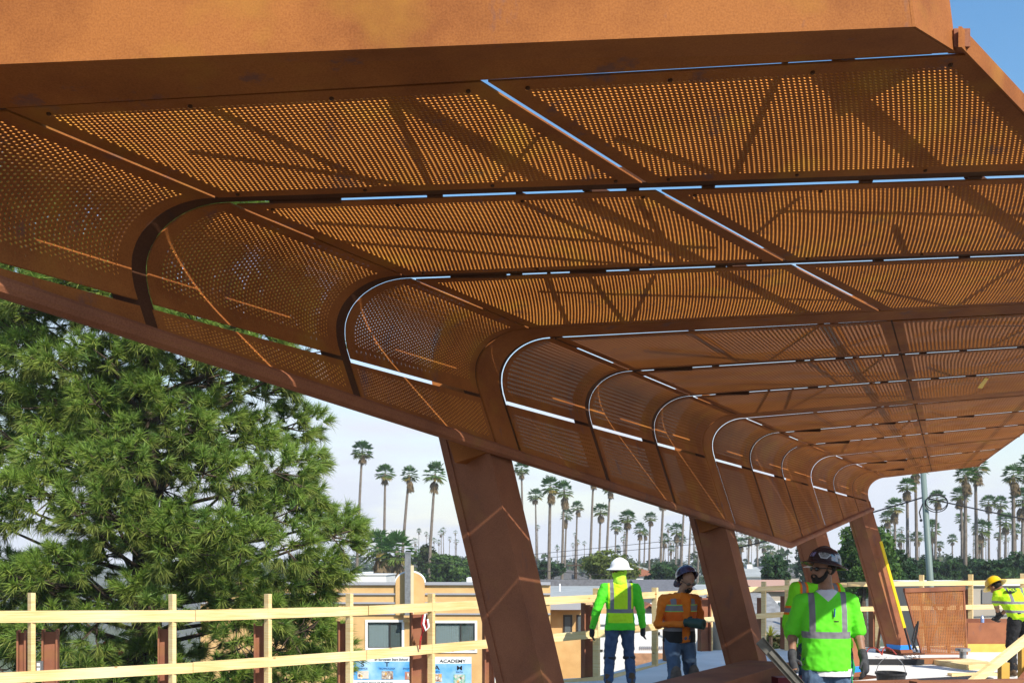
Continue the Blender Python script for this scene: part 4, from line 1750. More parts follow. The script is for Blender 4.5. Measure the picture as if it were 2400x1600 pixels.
# far wood that reads as one mass
rng = np.random.default_rng(77)
lobes = []
for k in range(520):
    D = rng.uniform(170, 620)
    X = rng.uniform(-0.35, 0.62) * D
    h = rng.uniform(4, 9.5)
    lobes.append((X, D, GZ + h * 0.55, h * rng.uniform(0.5, 0.9), h * 0.6, h * 0.5))
V, Fa, C = leaf_cloud(lobes, 46000, 0.62, ((0.03, 0.065, 0.025), (0.07, 0.10, 0.035)), rng)
o = link('far_trees', np_mesh('far_trees', V, Fa, C, M_LEAF))
tag(o, 'hazy belt of distant trees along the skyline', 'trees', kind='stuff')

# ------------------------------------------------------------------ buildings
M_TAN = mat('tan_stucco', (0.66, 0.43, 0.19), rough=0.9, col2=(0.58, 0.36, 0.15), noise_scale=2.0, bump=0.15, bump_scale=40)
M_CREAM = mat('cream_stucco', (0.74, 0.62, 0.40), rough=0.9, noise_amt=0.08, noise_scale=2)
M_COPING = mat('grey_coping', (0.33, 0.34, 0.37), rough=0.6)
M_TRIMW = mat('white_trim', (0.80, 0.80, 0.79), rough=0.6)
M_DARKF = mat('dark_window_frame', (0.04, 0.035, 0.03), rough=0.4)
M_STUCCO = mat('white_stucco', (0.72, 0.71, 0.68), rough=0.9, noise_amt=0.1, noise_scale=1)
M_BEIGE = mat('beige_stucco', (0.42, 0.37, 0.30), rough=0.9, noise_amt=0.15, noise_scale=1)
M_SHING = mat('grey_shingle', (0.16, 0.16, 0.17), rough=0.9, noise_amt=0.3, noise_scale=5)
M_ROOFG = mat('grey_flat_roof', (0.36, 0.38, 0.37), rough=0.9, noise_amt=0.2, noise_scale=1)
M_CLAY = mat('clay_tile', (0.36, 0.14, 0.075), rough=0.8, noise_amt=0.3, noise_scale=6)
M_GLASS = mat('window_glass', (0.10, 0.12, 0.13), rough=0.08, spec=0.6)
M_BLIND = mat('blind_slats', (0.62, 0.64, 0.66), rough=0.5)
M_BLIND2 = mat('dark_blind_slats', (0.26, 0.28, 0.28), rough=0.5)


def world_box(name, m, parent, x0, x1, y0, y1, D0, D1, zfloor=None):
    """box whose front face at D0 fills the photo rectangle"""
    a = px(x0, y1, D0)
    b = px(x1, y0, D0)
    z0 = a.z if zfloor is None else zfloor
    mb = MB()
    mb.box((a.x, D0, z0), (b.x, D1, b.z))
    return mb.build(name, m, parent)


DS = 40.0
sch = empty('school_building', (gx(900, DS), DS, GZ))
bpy.context.view_layer.update()
tag(sch, 'tan stucco school building with banded parapet and arched centre', 'building')
# wall with window openings: strips
WIN = [(862, 942, 1457, 1517, 'left'), (1020, 1113, 1459, 1523, 'right')]
xs0, xs1 = 470, 1290
a0, a1 = gx(xs0, DS), gx(xs1, DS)


def zpx(y, D=DS):
    return CAMZ + (HOR - y) * D / F


def wallpart(x0, x1, zlo, zhi, nm='wall'):
    mb = MB()
    mb.box((x0, DS, zlo), (x1, DS + 0.25, zhi))
    mb.build(nm, M_TAN, sch)


ztop = zpx(1370)
wallpart(a0, a1, zpx(1455), ztop)
wallpart(a0, a1, GZ, zpx(1525))
edges = [a0, gx(860, DS), gx(944, DS), gx(1018, DS), gx(1115, DS), a1]
for i in (0, 2, 4):
    wallpart(edges[i], edges[i + 1], zpx(1525) + 0.001, zpx(1455) - 0.001)
mb = MB()
mb.box((a0, DS + 0.25, ztop - 0.6), (a1, DS + 16, ztop - 0.5))
mb.build('roof', M_ROOFG, sch)
mb = MB()
mb.box((a0, DS + 0.26, GZ), (a1, DS + 15.9, ztop - 0.62))
mb.build('core', M_TAN, sch)
for (y0, y1, dep) in ((1363, 1370, 0.12), (1389, 1393, 0.08), (1410, 1414, 0.08), (1436, 1439.5, 0.08)):
    for (xa_, xb_) in ((xs0, 943), (974, xs1)):
        mb = MB()
        mb.box((gx(xa_, DS), DS - dep, zpx(y1)), (gx(xb_, DS), DS - 0.003, zpx(y0)))
        mb.build('cornice_band', M_COPING, sch)
# arched centre piece
cx = gx(962, DS)
rad = 34 * DS / F
zc_ = zpx(1366)
poly = [(cx - rad, DS - 0.15, zpx(1440))] + [(cx + rad * math.cos(math.pi - math.pi * k / 14), DS - 0.15, zc_ + rad * 0.75 * math.sin(math.pi * k / 14)) for k in range(15)] + [(cx + rad, DS - 0.15, zpx(1440))]
mb = MB()
mb.prism(poly, (0, 0.14, 0))
mb.build('arched_parapet', M_TAN, sch)
mb = MB()
mb.tube([(p[0], p[1] + 0.07, p[2] + 0.03) for p in poly[1:-1]], 0.055, 6)
mb.build('arch_coping', M_TRIMW, sch)
mb = MB()
mb.box((gx(962, DS), DS - 0.34, zpx(1443)), (gx(971, DS), DS - 0.16, zpx(1324)))
mb.build('pilaster', M_CREAM, sch)
mb = MB()
mb.box((gx(947, DS), DS - 0.30, zpx(1456)), (gx(973, DS), DS - 0.16, zpx(1440)))
mb.build('pilaster_base', M_TAN, sch)
for (x0, x1, y0, y1, _n) in WIN:
    wroot = MB()
    A, B = gx(x0, DS), gx(x1, DS)
    zl, zh = zpx(y1), zpx(y0)
    fr = 0.10
    for lo, hi in (((A - fr, DS - 0.05, zh), (B + fr, DS + 0.06, zh + fr)), ((A - fr, DS - 0.05, zl - fr), (B + fr, DS + 0.06, zl)),
                   ((A - fr, DS - 0.05, zl + 0.001), (A, DS + 0.06, zh - 0.001)), ((B, DS - 0.05, zl + 0.001), (B + fr, DS + 0.06, zh - 0.001))):
        wroot.box(lo, hi)
    win = wroot.build('window', M_TRIMW, sch)
    mb = MB()
    for lo, hi in (((A, DS + 0.0, zh - 0.03), (B, DS + 0.05, zh - 0.001)), ((A, DS + 0.0, zl + 0.001), (B, DS + 0.05, zl + 0.03)),
                   ((A + 0.63 * (B - A), DS, zl + 0.031), (A + 0.63 * (B - A) + 0.05, DS + 0.05, zh - 0.031)), ((A, DS, zl + 0.031), (A + 0.03, DS + 0.05, zh - 0.031)), ((B - 0.03, DS, zl + 0.031), (B, DS + 0.05, zh - 0.031))):
        mb.box(lo, hi)
    mb.build('sash', M_DARKF, win)
    nsl = 22
    for k in range(nsl):
        xk = A + (B - A) * (k + 0.5) / nsl
        mb = MB()
        wsl = (B - A) / nsl * 0.47
        ang = R(18)
        dx_, dy_ = wsl * math.cos(ang), wsl * math.sin(ang)
        mb.hexa([Vector((xk - dx_, DS + 0.075 - dy_, zl)), Vector((xk + dx_, DS + 0.075 + dy_, zl)), Vector((xk + dx_, DS + 0.0754 + dy_, zl)), Vector((xk - dx_, DS + 0.0754 - dy_, zl)),
                 Vector((xk - dx_, DS + 0.075 - dy_, zh)), Vector((xk + dx_, DS + 0.075 + dy_, zh)), Vector((xk + dx_, DS + 0.0754 + dy_, zh)), Vector((xk - dx_, DS + 0.0754 - dy_, zh))])
        mb.build('blind_slat', M_BLIND if k < 14 else M_BLIND2, win)
    gl = bpy.data.materials.get('pane_glass')
    if gl is None:
        gl = bpy.data.materials.new('pane_glass')
        gl.use_nodes = True
        nt = gl.node_tree
        g1_ = nt.nodes.new('ShaderNodeBsdfGlossy')
        g1_.inputs['Roughness'].default_value = 0.03
        t1_ = nt.nodes.new('ShaderNodeBsdfTransparent')
        t1_.inputs['Color'].default_value = (0.8, 0.85, 0.85, 1)
        fx = nt.nodes.new('ShaderNodeValue')
        fx.outputs[0].default_value = 0.10
        ms_ = nt.nodes.new('ShaderNodeMixShader')
        nt.links.new(fx.outputs[0], ms_.inputs[0])
        nt.links.new(t1_.outputs[0], ms_.inputs[1])
        nt.links.new(g1_.outputs[0], ms_.inputs[2])
        nt.links.new(ms_.outputs[0], nt.nodes['Material Output'].inputs['Surface'])
    mb = MB()
    mb.box((A + 0.031, DS + 0.02, zl + 0.031), (B - 0.031, DS + 0.026, zh - 0.031))
    mb.build('pane', gl, win)
mb = MB()
mb.box((gx(1083, DS), DS + 4, ztop - 0.5), (gx(1135, DS), DS + 6, zpx(1357)))
o = mb.build('roof_unit', M_TRIMW)
tag(o, 'white rooftop unit on the school roof', 'rooftop unit')

# banners
def banner(name, x0, x1, y0, y1, label, sky_from=None, D=DS - 0.22):
    root = empty(name, (gx((x0 + x1) / 2, D), D, zpx(y1, D)))
    bpy.context.view_layer.update()
    tag(root, label, 'banner', None)
    mb = MB()
    mb.box((gx(x0, D), D, zpx(y1, D)), (gx(x1, D), D + 0.02, zpx(y0, D)))
    mb.build('sheet', M_TRIMW, root)
    if sky_from is not None:
        mb = MB()
        mb.box((gx(x0, D) + 0.0, D - 0.006, zpx(sky_from[1], D)), (gx(x1, D), D - 0.003, zpx(sky_from[0], D)))
        mb.build('printed_sky', mat('printed_sky', (0.03, 0.30, 0.68), rough=0.6, col2=(0.45, 0.68, 0.85), noise_scale=0.9), root)
    return root


M_INK = mat('black_ink', (0.015, 0.015, 0.02), rough=0.6)


def text(root, s, x, y, hpx, D, m, align='CENTER', bold=0.0, name='lettering', sx=1.0):
    cu = bpy.data.curves.new(name, 'FONT')
    cu.body = s
    cu.size = hpx * D / F / 0.72
    cu.align_x = align
    cu.extrude = 0.002
    cu.offset = bold * cu.size
    cu.resolution_u = 3
    o = bpy.data.objects.new(name, cu)
    COL.objects.link(o)
    p = px(x, y, D)
    o.location = p
    o.scale = (sx, 1, 1)
    o.rotation_euler = (R(90), 0, 0)
    bpy.context.view_layer.update()
    me = bpy.data.meshes.new_from_object(o.evaluated_get(bpy.context.evaluated_depsgraph_get()))
    mw = o.matrix_world.copy()
    me.transform(mw)
    bpy.data.objects.remove(o)
    me.materials.clear()
    me.materials.append(m)
    return link(name, me, root)


DB = DS - 0.235
b1 = banner('school_banner', 824, 962, 1538, 1622, 'wide white and sky-blue school banner with the letters S and T', (1549, 1592))
text(b1, 'an European Start School -', 961, 1546.5, 5.5, DB, M_INK, align='RIGHT', bold=0.012)
for s_, x_, sub in (('S', 850, 'SCIENCE'), ('T', 907, 'TECHNOLOGY'), ('E', 963, 'ENGINEERING')):
    text(b1, s_, x_, 1560.5, 10.5, DB, M_INK, bold=0.014, sx=1.25)
    text(b1, sub, x_, 1567.5, 4.2, DB, mat('navy_ink', (0.01, 0.05, 0.2)))
text(b1, 'Inscribase Ahora! TK-8th Grades', 880, 1600.5, 4.5, DB, M_INK)
random.seed(4)
PC_ = [(0.7, 0.4, 0.1), (0.6, 0.55, 0.5), (0.2, 0.1, 0.08), (0.75, 0.7, 0.6), (0.35, 0.2, 0.12), (0.5, 0.15, 0.1)]


def photo_print(root, xc, yc, wd, hg, basec):
    D = DB
    mb = MB()
    mb.box((gx(xc - wd / 2, D), D - 0.004, zpx(yc + hg / 2, D)), (gx(xc + wd / 2, D), D - 0.001, zpx(yc - hg / 2, D)))
    o = mb.build('picture', mat('print_' + str(xc), basec, col2=random.choice(PC_), noise_scale=9), root)
    for k in range(5):
        mb = MB()
        c = px(xc + random.uniform(-wd * .35, wd * .35), yc + random.uniform(-hg * .25, hg * .4), D - 0.006)
        mb.ell(c, (0.05, 0.002, 0.07), 10)
        mb.build('printed_figure', mat('figure_ink_%d' % (k % len(PC_)), PC_[k % len(PC_)]), o)


photo_print(b1, 851, 1580, 26, 18, (0.75, 0.65, 0.5))
photo_print(b1, 908, 1581, 27, 19, (0.55, 0.5, 0.4))
photo_print(b1, 957, 1582, 16, 18, (0.4, 0.3, 0.25))
b2 = banner('school_banner', 990, 1105, 1538, 1622, 'white and sky-blue academy banner with the letters A and M', (1554, 1612))
text(b2, 'ACADEMY', 1061, 1551.5, 7.6, DB, M_INK, bold=0.008, sx=1.25)
text(b2, 'A', 1024, 1568, 10.5, DB, M_INK, bold=0.014, sx=1.25)
text(b2, 'ARTS', 1024, 1575, 4.2, DB, mat('navy_ink', (0.01, 0.05, 0.2)))
text(b2, 'M', 1077, 1569, 10.5, DB, M_INK, bold=0.014, sx=1.25)
text(b2, 'MATH', 1077, 1576, 4.2, DB, mat('navy_ink', (0.01, 0.05, 0.2)))
photo_print(b2, 1028, 1587, 16, 19, (0.8, 0.75, 0.65))
photo_print(b2, 1077, 1590, 28, 22, (0.05, 0.40, 0.25))
b3 = banner('school_banner', 1155, 1268, 1530, 1622, 'white banner with black letters half hidden by the first column')
text(b3, 'ACADEMY', 1158, 1546, 8, DB, M_INK, align='LEFT')
text(b3, 'STEAM', 1158, 1572, 11, DB, M_INK, align='LEFT', bold=0.03)

# steel mast fixed to the school front
mb = MB()
mb.box((gx(949, DS - 0.5), DS - 0.55, zpx(1441, DS - 0.5)), (gx(962, DS - 0.5), DS - 0.35, zpx(1295, DS - 0.5)))
mst = mb.build('mast', M_GREYM, sch)
mb = MB()
mb.box((gx(948, DS - 0.5), DS - 0.57, zpx(1296, DS - 0.5)), (gx(963, DS - 0.5), DS - 0.33, zpx(1293, DS - 0.5)))
mb.build('mast_cap', M_GREYM, mst)
mb = MB()
mb.box((gx(947, DS - 0.5), DS - 0.58, zpx(1446, DS - 0.5)), (gx(964, DS - 0.5), DS - 0.301, zpx(1441.2, DS - 0.5)))
mb.build('bracket', M_TAN, mst)

# red round school sign behind the pine
sg = empty('road_sign', (gx(266, 27), 27, GZ))
bpy.context.view_layer.update()
tag(sg, 'round red sign with white letters half hidden in the pine', 'sign')
c = px(266, 1517, 27)
mb = MB()
mb.prism([(c.x + 0.36 * math.cos(a), 27, c.z + 0.26 * math.sin(a)) for a in [math.pi * 2 * k / 20 for k in range(20)]], (0, 0.03, 0))
mb.build('plate', mat('sign_red', (0.45, 0.01, 0.02), rough=0.4), sg)
text(sg, 'SCHOOL', 266, 1521, 10, 26.99, M_TRIMW, bold=0.02)
mb = MB()
mb.box((c.x - 0.04, 27.04, GZ), (c.x + 0.04, 27.1, c.z + 0.2))
mb.build('post', M_GREYM, sg)

# lower tan building with dark windows
D2 = 47
lb = empty('side_building', (gx(1330, D2), D2, GZ))
bpy.context.view_layer.update()
tag(lb, 'tan building with narrow dark windows and blue-grey flat canopy', 'building')
world_box('wall', M_TAN, lb, 1180, 1452, 1427, 1600, D2, D2 + 8, GZ)
world_box('flat_canopy', M_COPING, lb, 1262, 1370, 1411, 1428, D2 - 0.9, D2 - 0.01)
for x0, x1 in ((1320, 1341), (1351, 1366), (1405, 1420)):
    f = world_box('window', M_DARKF, lb, x0, x1, 1440, 1486, D2 - 0.06, D2 - 0.01)
    world_box('pane', M_GLASS, f, x0 + 4, x1 - 4, 1444, 1482, D2 - 0.07, D2 - 0.062)
# big flat grey roof behind
D3 = 62
gr_ = empty('flat_roof_building', (gx(1400, D3), D3, GZ))
bpy.context.view_layer.update()
tag(gr_, 'low building with wide pale grey roof and dark parapet', 'building')
mb = MB()
za, zb_ = zpx(1400, D3), zpx(1372, D3 + 14)
mb.hexa([Vector((gx(1180, D3), D3, za - 0.2)), Vector((gx(1500, D3), D3, za - 0.2)), Vector((gx(1480, D3 + 14), D3 + 14, za - 0.2)), Vector((gx(1190, D3 + 14), D3 + 14, za - 0.2)),
         Vector((gx(1180, D3), D3, za)), Vector((gx(1500, D3), D3, za)), Vector((gx(1480, D3 + 14), D3 + 14, zb_)), Vector((gx(1190, D3 + 14), D3 + 14, zb_))])
mb.build('roof', M_ROOFG, gr_)
world_box('wall', M_STUCCO, gr_, 1185, 1495, 1401, 1500, D3 + 0.2, D3 + 13, GZ)
world_box('parapet', M_SHING, gr_, 1190, 1482, 1357, 1373, D3 + 14.05, D3 + 14.4)
mb = MB()
p = px(1312, 1385, D3 + 5)
mb.tube([p, p + Vector((0, 0, 0.55))], 0.06, 8)
mb.build('vent_pipe', M_TRIMW, gr_)


def gable_house(name, x0, x1, yridge, yeave, D, dep, label, roofm, wallm, chimney=None, along='x', ybot=None):
    root = empty(name, (gx((x0 + x1) / 2, D), D, GZ))
    bpy.context.view_layer.update()
    tag(root, label, 'house')
    A, B = gx(x0, D), gx(x1, D)
    ze, zr = zpx(yeave, D), zpx(yridge, D + dep / 2)
    mb = MB()
    mb.box((A + 0.3, D + 0.3, GZ), (B - 0.3, D + dep - 0.3, ze))
    mb.build('wall', wallm, root)
    mb = MB()
    if along == 'x':
        for (ya_, yb_) in ((D, D + dep / 2), (D + dep, D + dep / 2)):
            s_ = 1 if ya_ < yb_ else -1
            mb.hexa([Vector((A, ya_, ze)), Vector((B, ya_, ze)), Vector((B, yb_, zr)), Vector((A, yb_, zr)),
                     Vector((A, ya_, ze + 0.12)), Vector((B, ya_, ze + 0.12)), Vector((B, yb_, zr + 0.12)), Vector((A, yb_, zr + 0.12))])
    else:
        m_ = (A + B) / 2
        for (xa_, xb_) in ((A, m_), (B, m_)):
            mb.hexa([Vector((xa_, D, ze)), Vector((xb_, D, zr)), Vector((xb_, D + dep, zr)), Vector((xa_, D + dep, ze)),
                     Vector((xa_, D, ze + 0.12)), Vector((xb_, D, zr + 0.12)), Vector((xb_, D + dep, zr + 0.12)), Vector((xa_, D + dep, ze + 0.12))])
    rf = mb.build('roof', roofm, root)
    gm = MB()
    if along == 'x':
        for X_ in (A + 0.3, B - 0.35):
            gm.prism([(X_, D + 0.3, ze), (X_, D + dep - 0.3, ze), (X_, D + dep / 2, zr - 0.05)], (0.05, 0, 0))
    else:
        gm.prism([(A + 0.3, D + 0.3, ze), (B - 0.3, D + 0.3, ze), ((A + B) / 2, D + 0.3, zr - 0.05)], (0, 0.05, 0))
    gm.build('gable', wallm, root)
    if chimney:
        cx0, cx1, cy = chimney
        mb = MB()
        mb.box((gx(cx0, D), D + dep * 0.4, ze), (gx(cx1, D), D + dep * 0.4 + 0.6, zpx(cy, D)))
        mb.build('chimney', wallm, rf)
    for xw in (0.3, 0.65):
        mb = MB()
        X_ = A + (B - A) * xw
        mb.box((X_ - 0.5, D + 0.25, ze - 1.7), (X_ + 0.5, D + 0.295, ze - 0.6))
        wdw = mb.build('window', M_TRIMW, root)
        mb = MB()
        mb.box((X_ - 0.42, D + 0.235, ze - 1.62), (X_ + 0.42, D + 0.248, ze - 0.68))
        mb.build('pane', M_GLASS, wdw)
    return root


gable_house('gabled_house', 1500, 1640, 1361, 1392, 66, 10, 'house with dark slate gable and light grey roof behind the orange worker', M_SHING, mat('slate_wall', (0.11, 0.12, 0.13)), along='x')
gable_house('gabled_house', 1700, 1800, 1330, 1352, 110, 10, 'pale distant house with white chimney beyond the palms', M_ROOFG, M_STUCCO, chimney=(1771, 1784, 1322), along='x')
gable_house('gabled_house', 1690, 1880, 1396, 1490, 34, 9, 'near house with broad grey shingle roof below the guardrail', M_SHING if False else mat('light_shingle', (0.27, 0.27, 0.27), rough=0.9, noise_amt=0.35, noise_scale=4), M_BEIGE)
gable_house('tile_roof_house', 1486, 1560, 1412, 1444, 44, 6, 'small house with red clay tile roof between two workers', M_CLAY, M_BEIGE, along='y')
gable_house('gabled_house', 1600, 1700, 1372, 1398, 75, 9, 'white house glimpsed behind the second column', M_ROOFG, M_STUCCO)
gable_house('pink_roof_house', 1770, 1880, 1362, 1385, 58, 8, 'house with pinkish low roof behind the hidden worker', mat('pink_roof', (0.45, 0.27, 0.2), rough=0.9), M_BEIGE)
gable_house('tile_roof_house', 2350, 2385, 1342, 1352, 120, 8, 'tiny far house with orange tile roof among dark trees', M_CLAY, M_STUCCO)
# white stucco block with vents
wb = empty('white_stucco_building', (gx(1480, 36), 36, GZ))
bpy.context.view_layer.update()
tag(wb, 'white flat-roofed stucco building with small vent holes', 'building')
world_box('wall', M_STUCCO, wb, 1395, 1640, 1462, 1600, 36, 42, GZ)
for xv in (1410, 1419, 1427):
    world_box('vent', M_DARKF, wb, xv - 3, xv + 3, 1521, 1526, 35.97, 35.995)
world_box('vent', M_DARKF, wb, 1540, 1547, 1480, 1487, 35.97, 35.995)
world_box('coping', M_TRIMW, wb, 1393, 1642, 1458, 1462, 35.9, 42.1)
# brick ground strip and pale yard
world_box('brick_base', mat('brick_wash', (0.45, 0.24, 0.13), rough=0.9, noise_amt=0.3, noise_scale=6), wb, 1480, 1640, 1531, 1600, 35.7, 35.96, GZ)
for k in range(13):
    x_ = 1500 + k * 4.6
    world_box('louvre', M_COPING, wb, x_, x_ + 1.6, 1513, 1520, 35.94, 35.99)
# beige building at the right
bb_ = empty('beige_building', (gx(2340, 34), 34, GZ))
bpy.context.view_layer.update()
tag(bb_, 'beige stucco building beyond the far guardrail near the bending worker', 'building')
world_box('wall', M_BEIGE, bb_, 2280, 2480, 1372, 1600, 34, 42, GZ)
world_box('coping', M_STUCCO, bb_, 2277, 2482, 1369, 1372, 33.9, 42.1)
world_box('recess', mat('grey_panel', (0.20, 0.19, 0.18), rough=0.9), bb_, 2302, 2366, 1380, 1414, 33.95, 33.99)
# far white house roofs between the pine and the palms
for k, (x0, x1, y0, y1, D) in enumerate(((800, 905, 1347, 1362, 75), (850, 890, 1342, 1352, 110))):
    rr = empty('far_house', (gx((x0 + x1) / 2, D), D, GZ))
    bpy.context.view_layer.update()
    tag(rr, ['pale flat-roofed house behind the school near the pine', 'whitish far house behind the shaggy palms'][k], 'house')
    world_box('wall', M_STUCCO, rr, x0, x1, y0, y1, D, D + 6, GZ)
    world_box('coping', M_TRIMW, rr, x0 - 2, x1 + 2, y0 - 2, y0, D - 0.1, D + 6.1)
random.seed(31)
for k in range(26):
    D = random.uniform(150, 420)
    x = random.choice((random.uniform(1240, 1640), random.uniform(1700, 1850), random.uniform(2080, 2420)))
    rr = empty('far_house', (gx(x, D), D, GZ))
    tag(rr, 'tiny pale house far off among the skyline trees', 'house', 'far houses among the trees')
    hw = random.uniform(4, 7)
    hh = random.uniform(3.4, 5.6)
    mb = MB()
    mb.box((-hw, 0, 0), (hw, 8, hh))
    mb.build('wall', random.choice((M_STUCCO, M_BEIGE, M_STUCCO)), rr, loc=(0, 0, 0))
    mb = MB()
    mb.prism([(-hw - .4, -.4, hh), (hw + .4, -.4, hh), (0, -.4, hh + 1.6)], (0, 8.8, 0))
    mb.build('roof', random.choice((M_SHING, M_CLAY, M_ROOFG)), rr, loc=(0, 0, 0))

# utility pole with a cable coil, overhead wires
DU = 30
up_ = empty('utility_pole', (gx(2178, DU), DU, GZ))
bpy.context.view_layer.update()
tag(up_, 'grey-green utility pole with coiled black cable beyond the far guardrail', 'utility pole')
mb = MB()
pb_ = px(2184, 1420, DU)
pt_ = px(2162, 1080, DU)
dirp = (pb_ - pt_)
foot = pt_ + dirp * ((pt_.z - GZ) / (pt_.z - pb_.z))
mb.tube([foot, pt_], [0.13, 0.085], 10)
mb.build('shaft', mat('pole_paint', (0.16, 0.21, 0.19), rough=0.5), up_, smooth=True)
cc = px(2190, 1180, DU)
mb = MB()
for j in range(2):
    rr_ = 0.38 - 0.035 * j
    mb.tube([cc + Vector((rr_ * math.cos(a) * (0.95 + 0.05 * j), -0.14 - 0.02 * j, 0.04 * j + rr_ * 0.72 * math.sin(a))) for a in [k * 2 * math.pi / 24 for k in range(25)]], 0.017, 6)
coil = mb.build('cable_coil', M_BLACK, up_)
coil['kind'] = 'stuff'
mb = MB()
mb.tube([px(2158, 1180, DU) + Vector((0, -.15, 0)), px(2150, 1200, DU) + Vector((0, -.15, 0)), px(2153, 1214, DU) + Vector((0, -.15, 0))], 0.02, 6)
mb.ell(px(2154, 1219, DU) + Vector((0, -.15, 0)), 0.05, 8)
mb.build('cable_end', M_BLACK, up_)


def wire(pts, r, label):
    mb = MB()
    P_ = [px(*p) for p in pts]
    out = []
    for a, b in zip(P_, P_[1:]):
        for k in range(8):
            t = k / 8
            q = a.lerp(b, t)
            q.z -= 0.25 * t * (1 - t)
            out.append(q)
    out.append(P_[-1])
    mb.tube(out, r, 5)
    o = mb.build('overhead_wire', M_BLACK)
    tag(o, label, 'wire')


wire([(1700, 1290, 33), (2163, 1165, 30), (2800, 1290, 32)], 0.024, 'thick overhead cable slung from the pole with the coil')
wire([(700, 1292, 60), (1500, 1352, 60)], 0.02, 'thin overhead wire passing the school mast')
wire([(1100, 1312, 90), (1900, 1232, 70)], 0.022, 'upper thin overhead wire crossing the palms')
wire([(1100, 1322, 90), (1900, 1248, 70)], 0.022, 'lower thin overhead wire crossing the palms')
tp_ = empty('telegraph_pole', (gx(1349, 100), 100, GZ))
bpy.context.view_layer.update()
tag(tp_, 'brown wooden telegraph pole with crossarm beside the rounded tree', 'utility pole')
mb = MB()
a = px(1349, 1318, 100)
mb.tube([(a.x, 100, GZ), a], 0.16, 8)
mb.build('shaft', M_BARK, tp_)
mb = MB()
mb.box((a.x - 0.9, 99.8, a.z - 0.35), (a.x + 0.9, 99.95, a.z - 0.2))
mb.build('crossarm', M_BARK, tp_)

# ------------------------------------------------------------------ people
def bake(mb, voxel, smooth=6, wrinkle=0.0, wscale=0.09, subd=0):
    """fuse the collected shapes into one continuous surface"""
    me = bpy.data.meshes.new('tmp')
    me.from_pydata(mb.v, [], mb.f)
    o = bpy.data.objects.new('tmp', me)
    COL.objects.link(o)
    m = o.modifiers.new('r', 'REMESH')
    m.mode = 'VOXEL'
    m.voxel_size = voxel
    s = o.modifiers.new('s', 'SMOOTH')
    s.factor = 0.5
    s.iterations = smooth
    if wrinkle:
        tx = bpy.data.textures.new('folds', 'CLOUDS')
        tx.noise_scale = wscale
        tx.noise_depth = 2
        d = o.modifiers.new('d', 'DISPLACE')
        d.texture = tx
        d.strength = wrinkle
        d.mid_level = 0.5
    bpy.context.view_layer.update()
    out = bpy.data.meshes.new_from_object(o.evaluated_get(bpy.context.evaluated_depsgraph_get()))
    bpy.data.objects.remove(o)
    out.polygons.foreach_set('use_smooth', [True] * len(out.polygons))
    return out


def put(name, me, m, parent):
    me.materials.clear()
    for k in (m if isinstance(m, (list, tuple)) else [m]):
        me.materials.append(k)
    return link(name, me, parent, loc=(0, 0, 0))


def limb(mb, pts, radii, n=12, flat=None):
    mb.tube(pts, radii, n)
    for p, r in ((pts[0], radii[0]), (pts[-1], radii[-1])):
        mb.ell(p, r, 10)
    for p, r in zip(pts[1:-1], radii[1:-1]):
        mb.ell(p, r * 0.99, 10)


def loft(mb, rings, n=20):
    """rings: (centre, xaxis*rx, yaxis*ry)"""
    vs = []
    fs = []
    for c, ax, ay in rings:
        for k in range(n):
            a = 2 * math.pi * k / n
            ca, sa = math.cos(a), math.sin(a)
            e = 0.85
            vs.append(Vector(c) + ax * (math.copysign(abs(ca) ** e, ca)) + ay * (math.copysign(abs(sa) ** e, sa)))
    for i in range(len(rings) - 1):
        for k in range(n):
            k2 = (k + 1) % n
            fs.append((i * n + k, i * n + k2, (i + 1) * n + k2, (i + 1) * n + k))
    fs.append(tuple(range(n - 1, -1, -1)))
    fs.append(tuple((len(rings) - 1) * n + k for k in range(n)))
    mb.add(vs, fs)


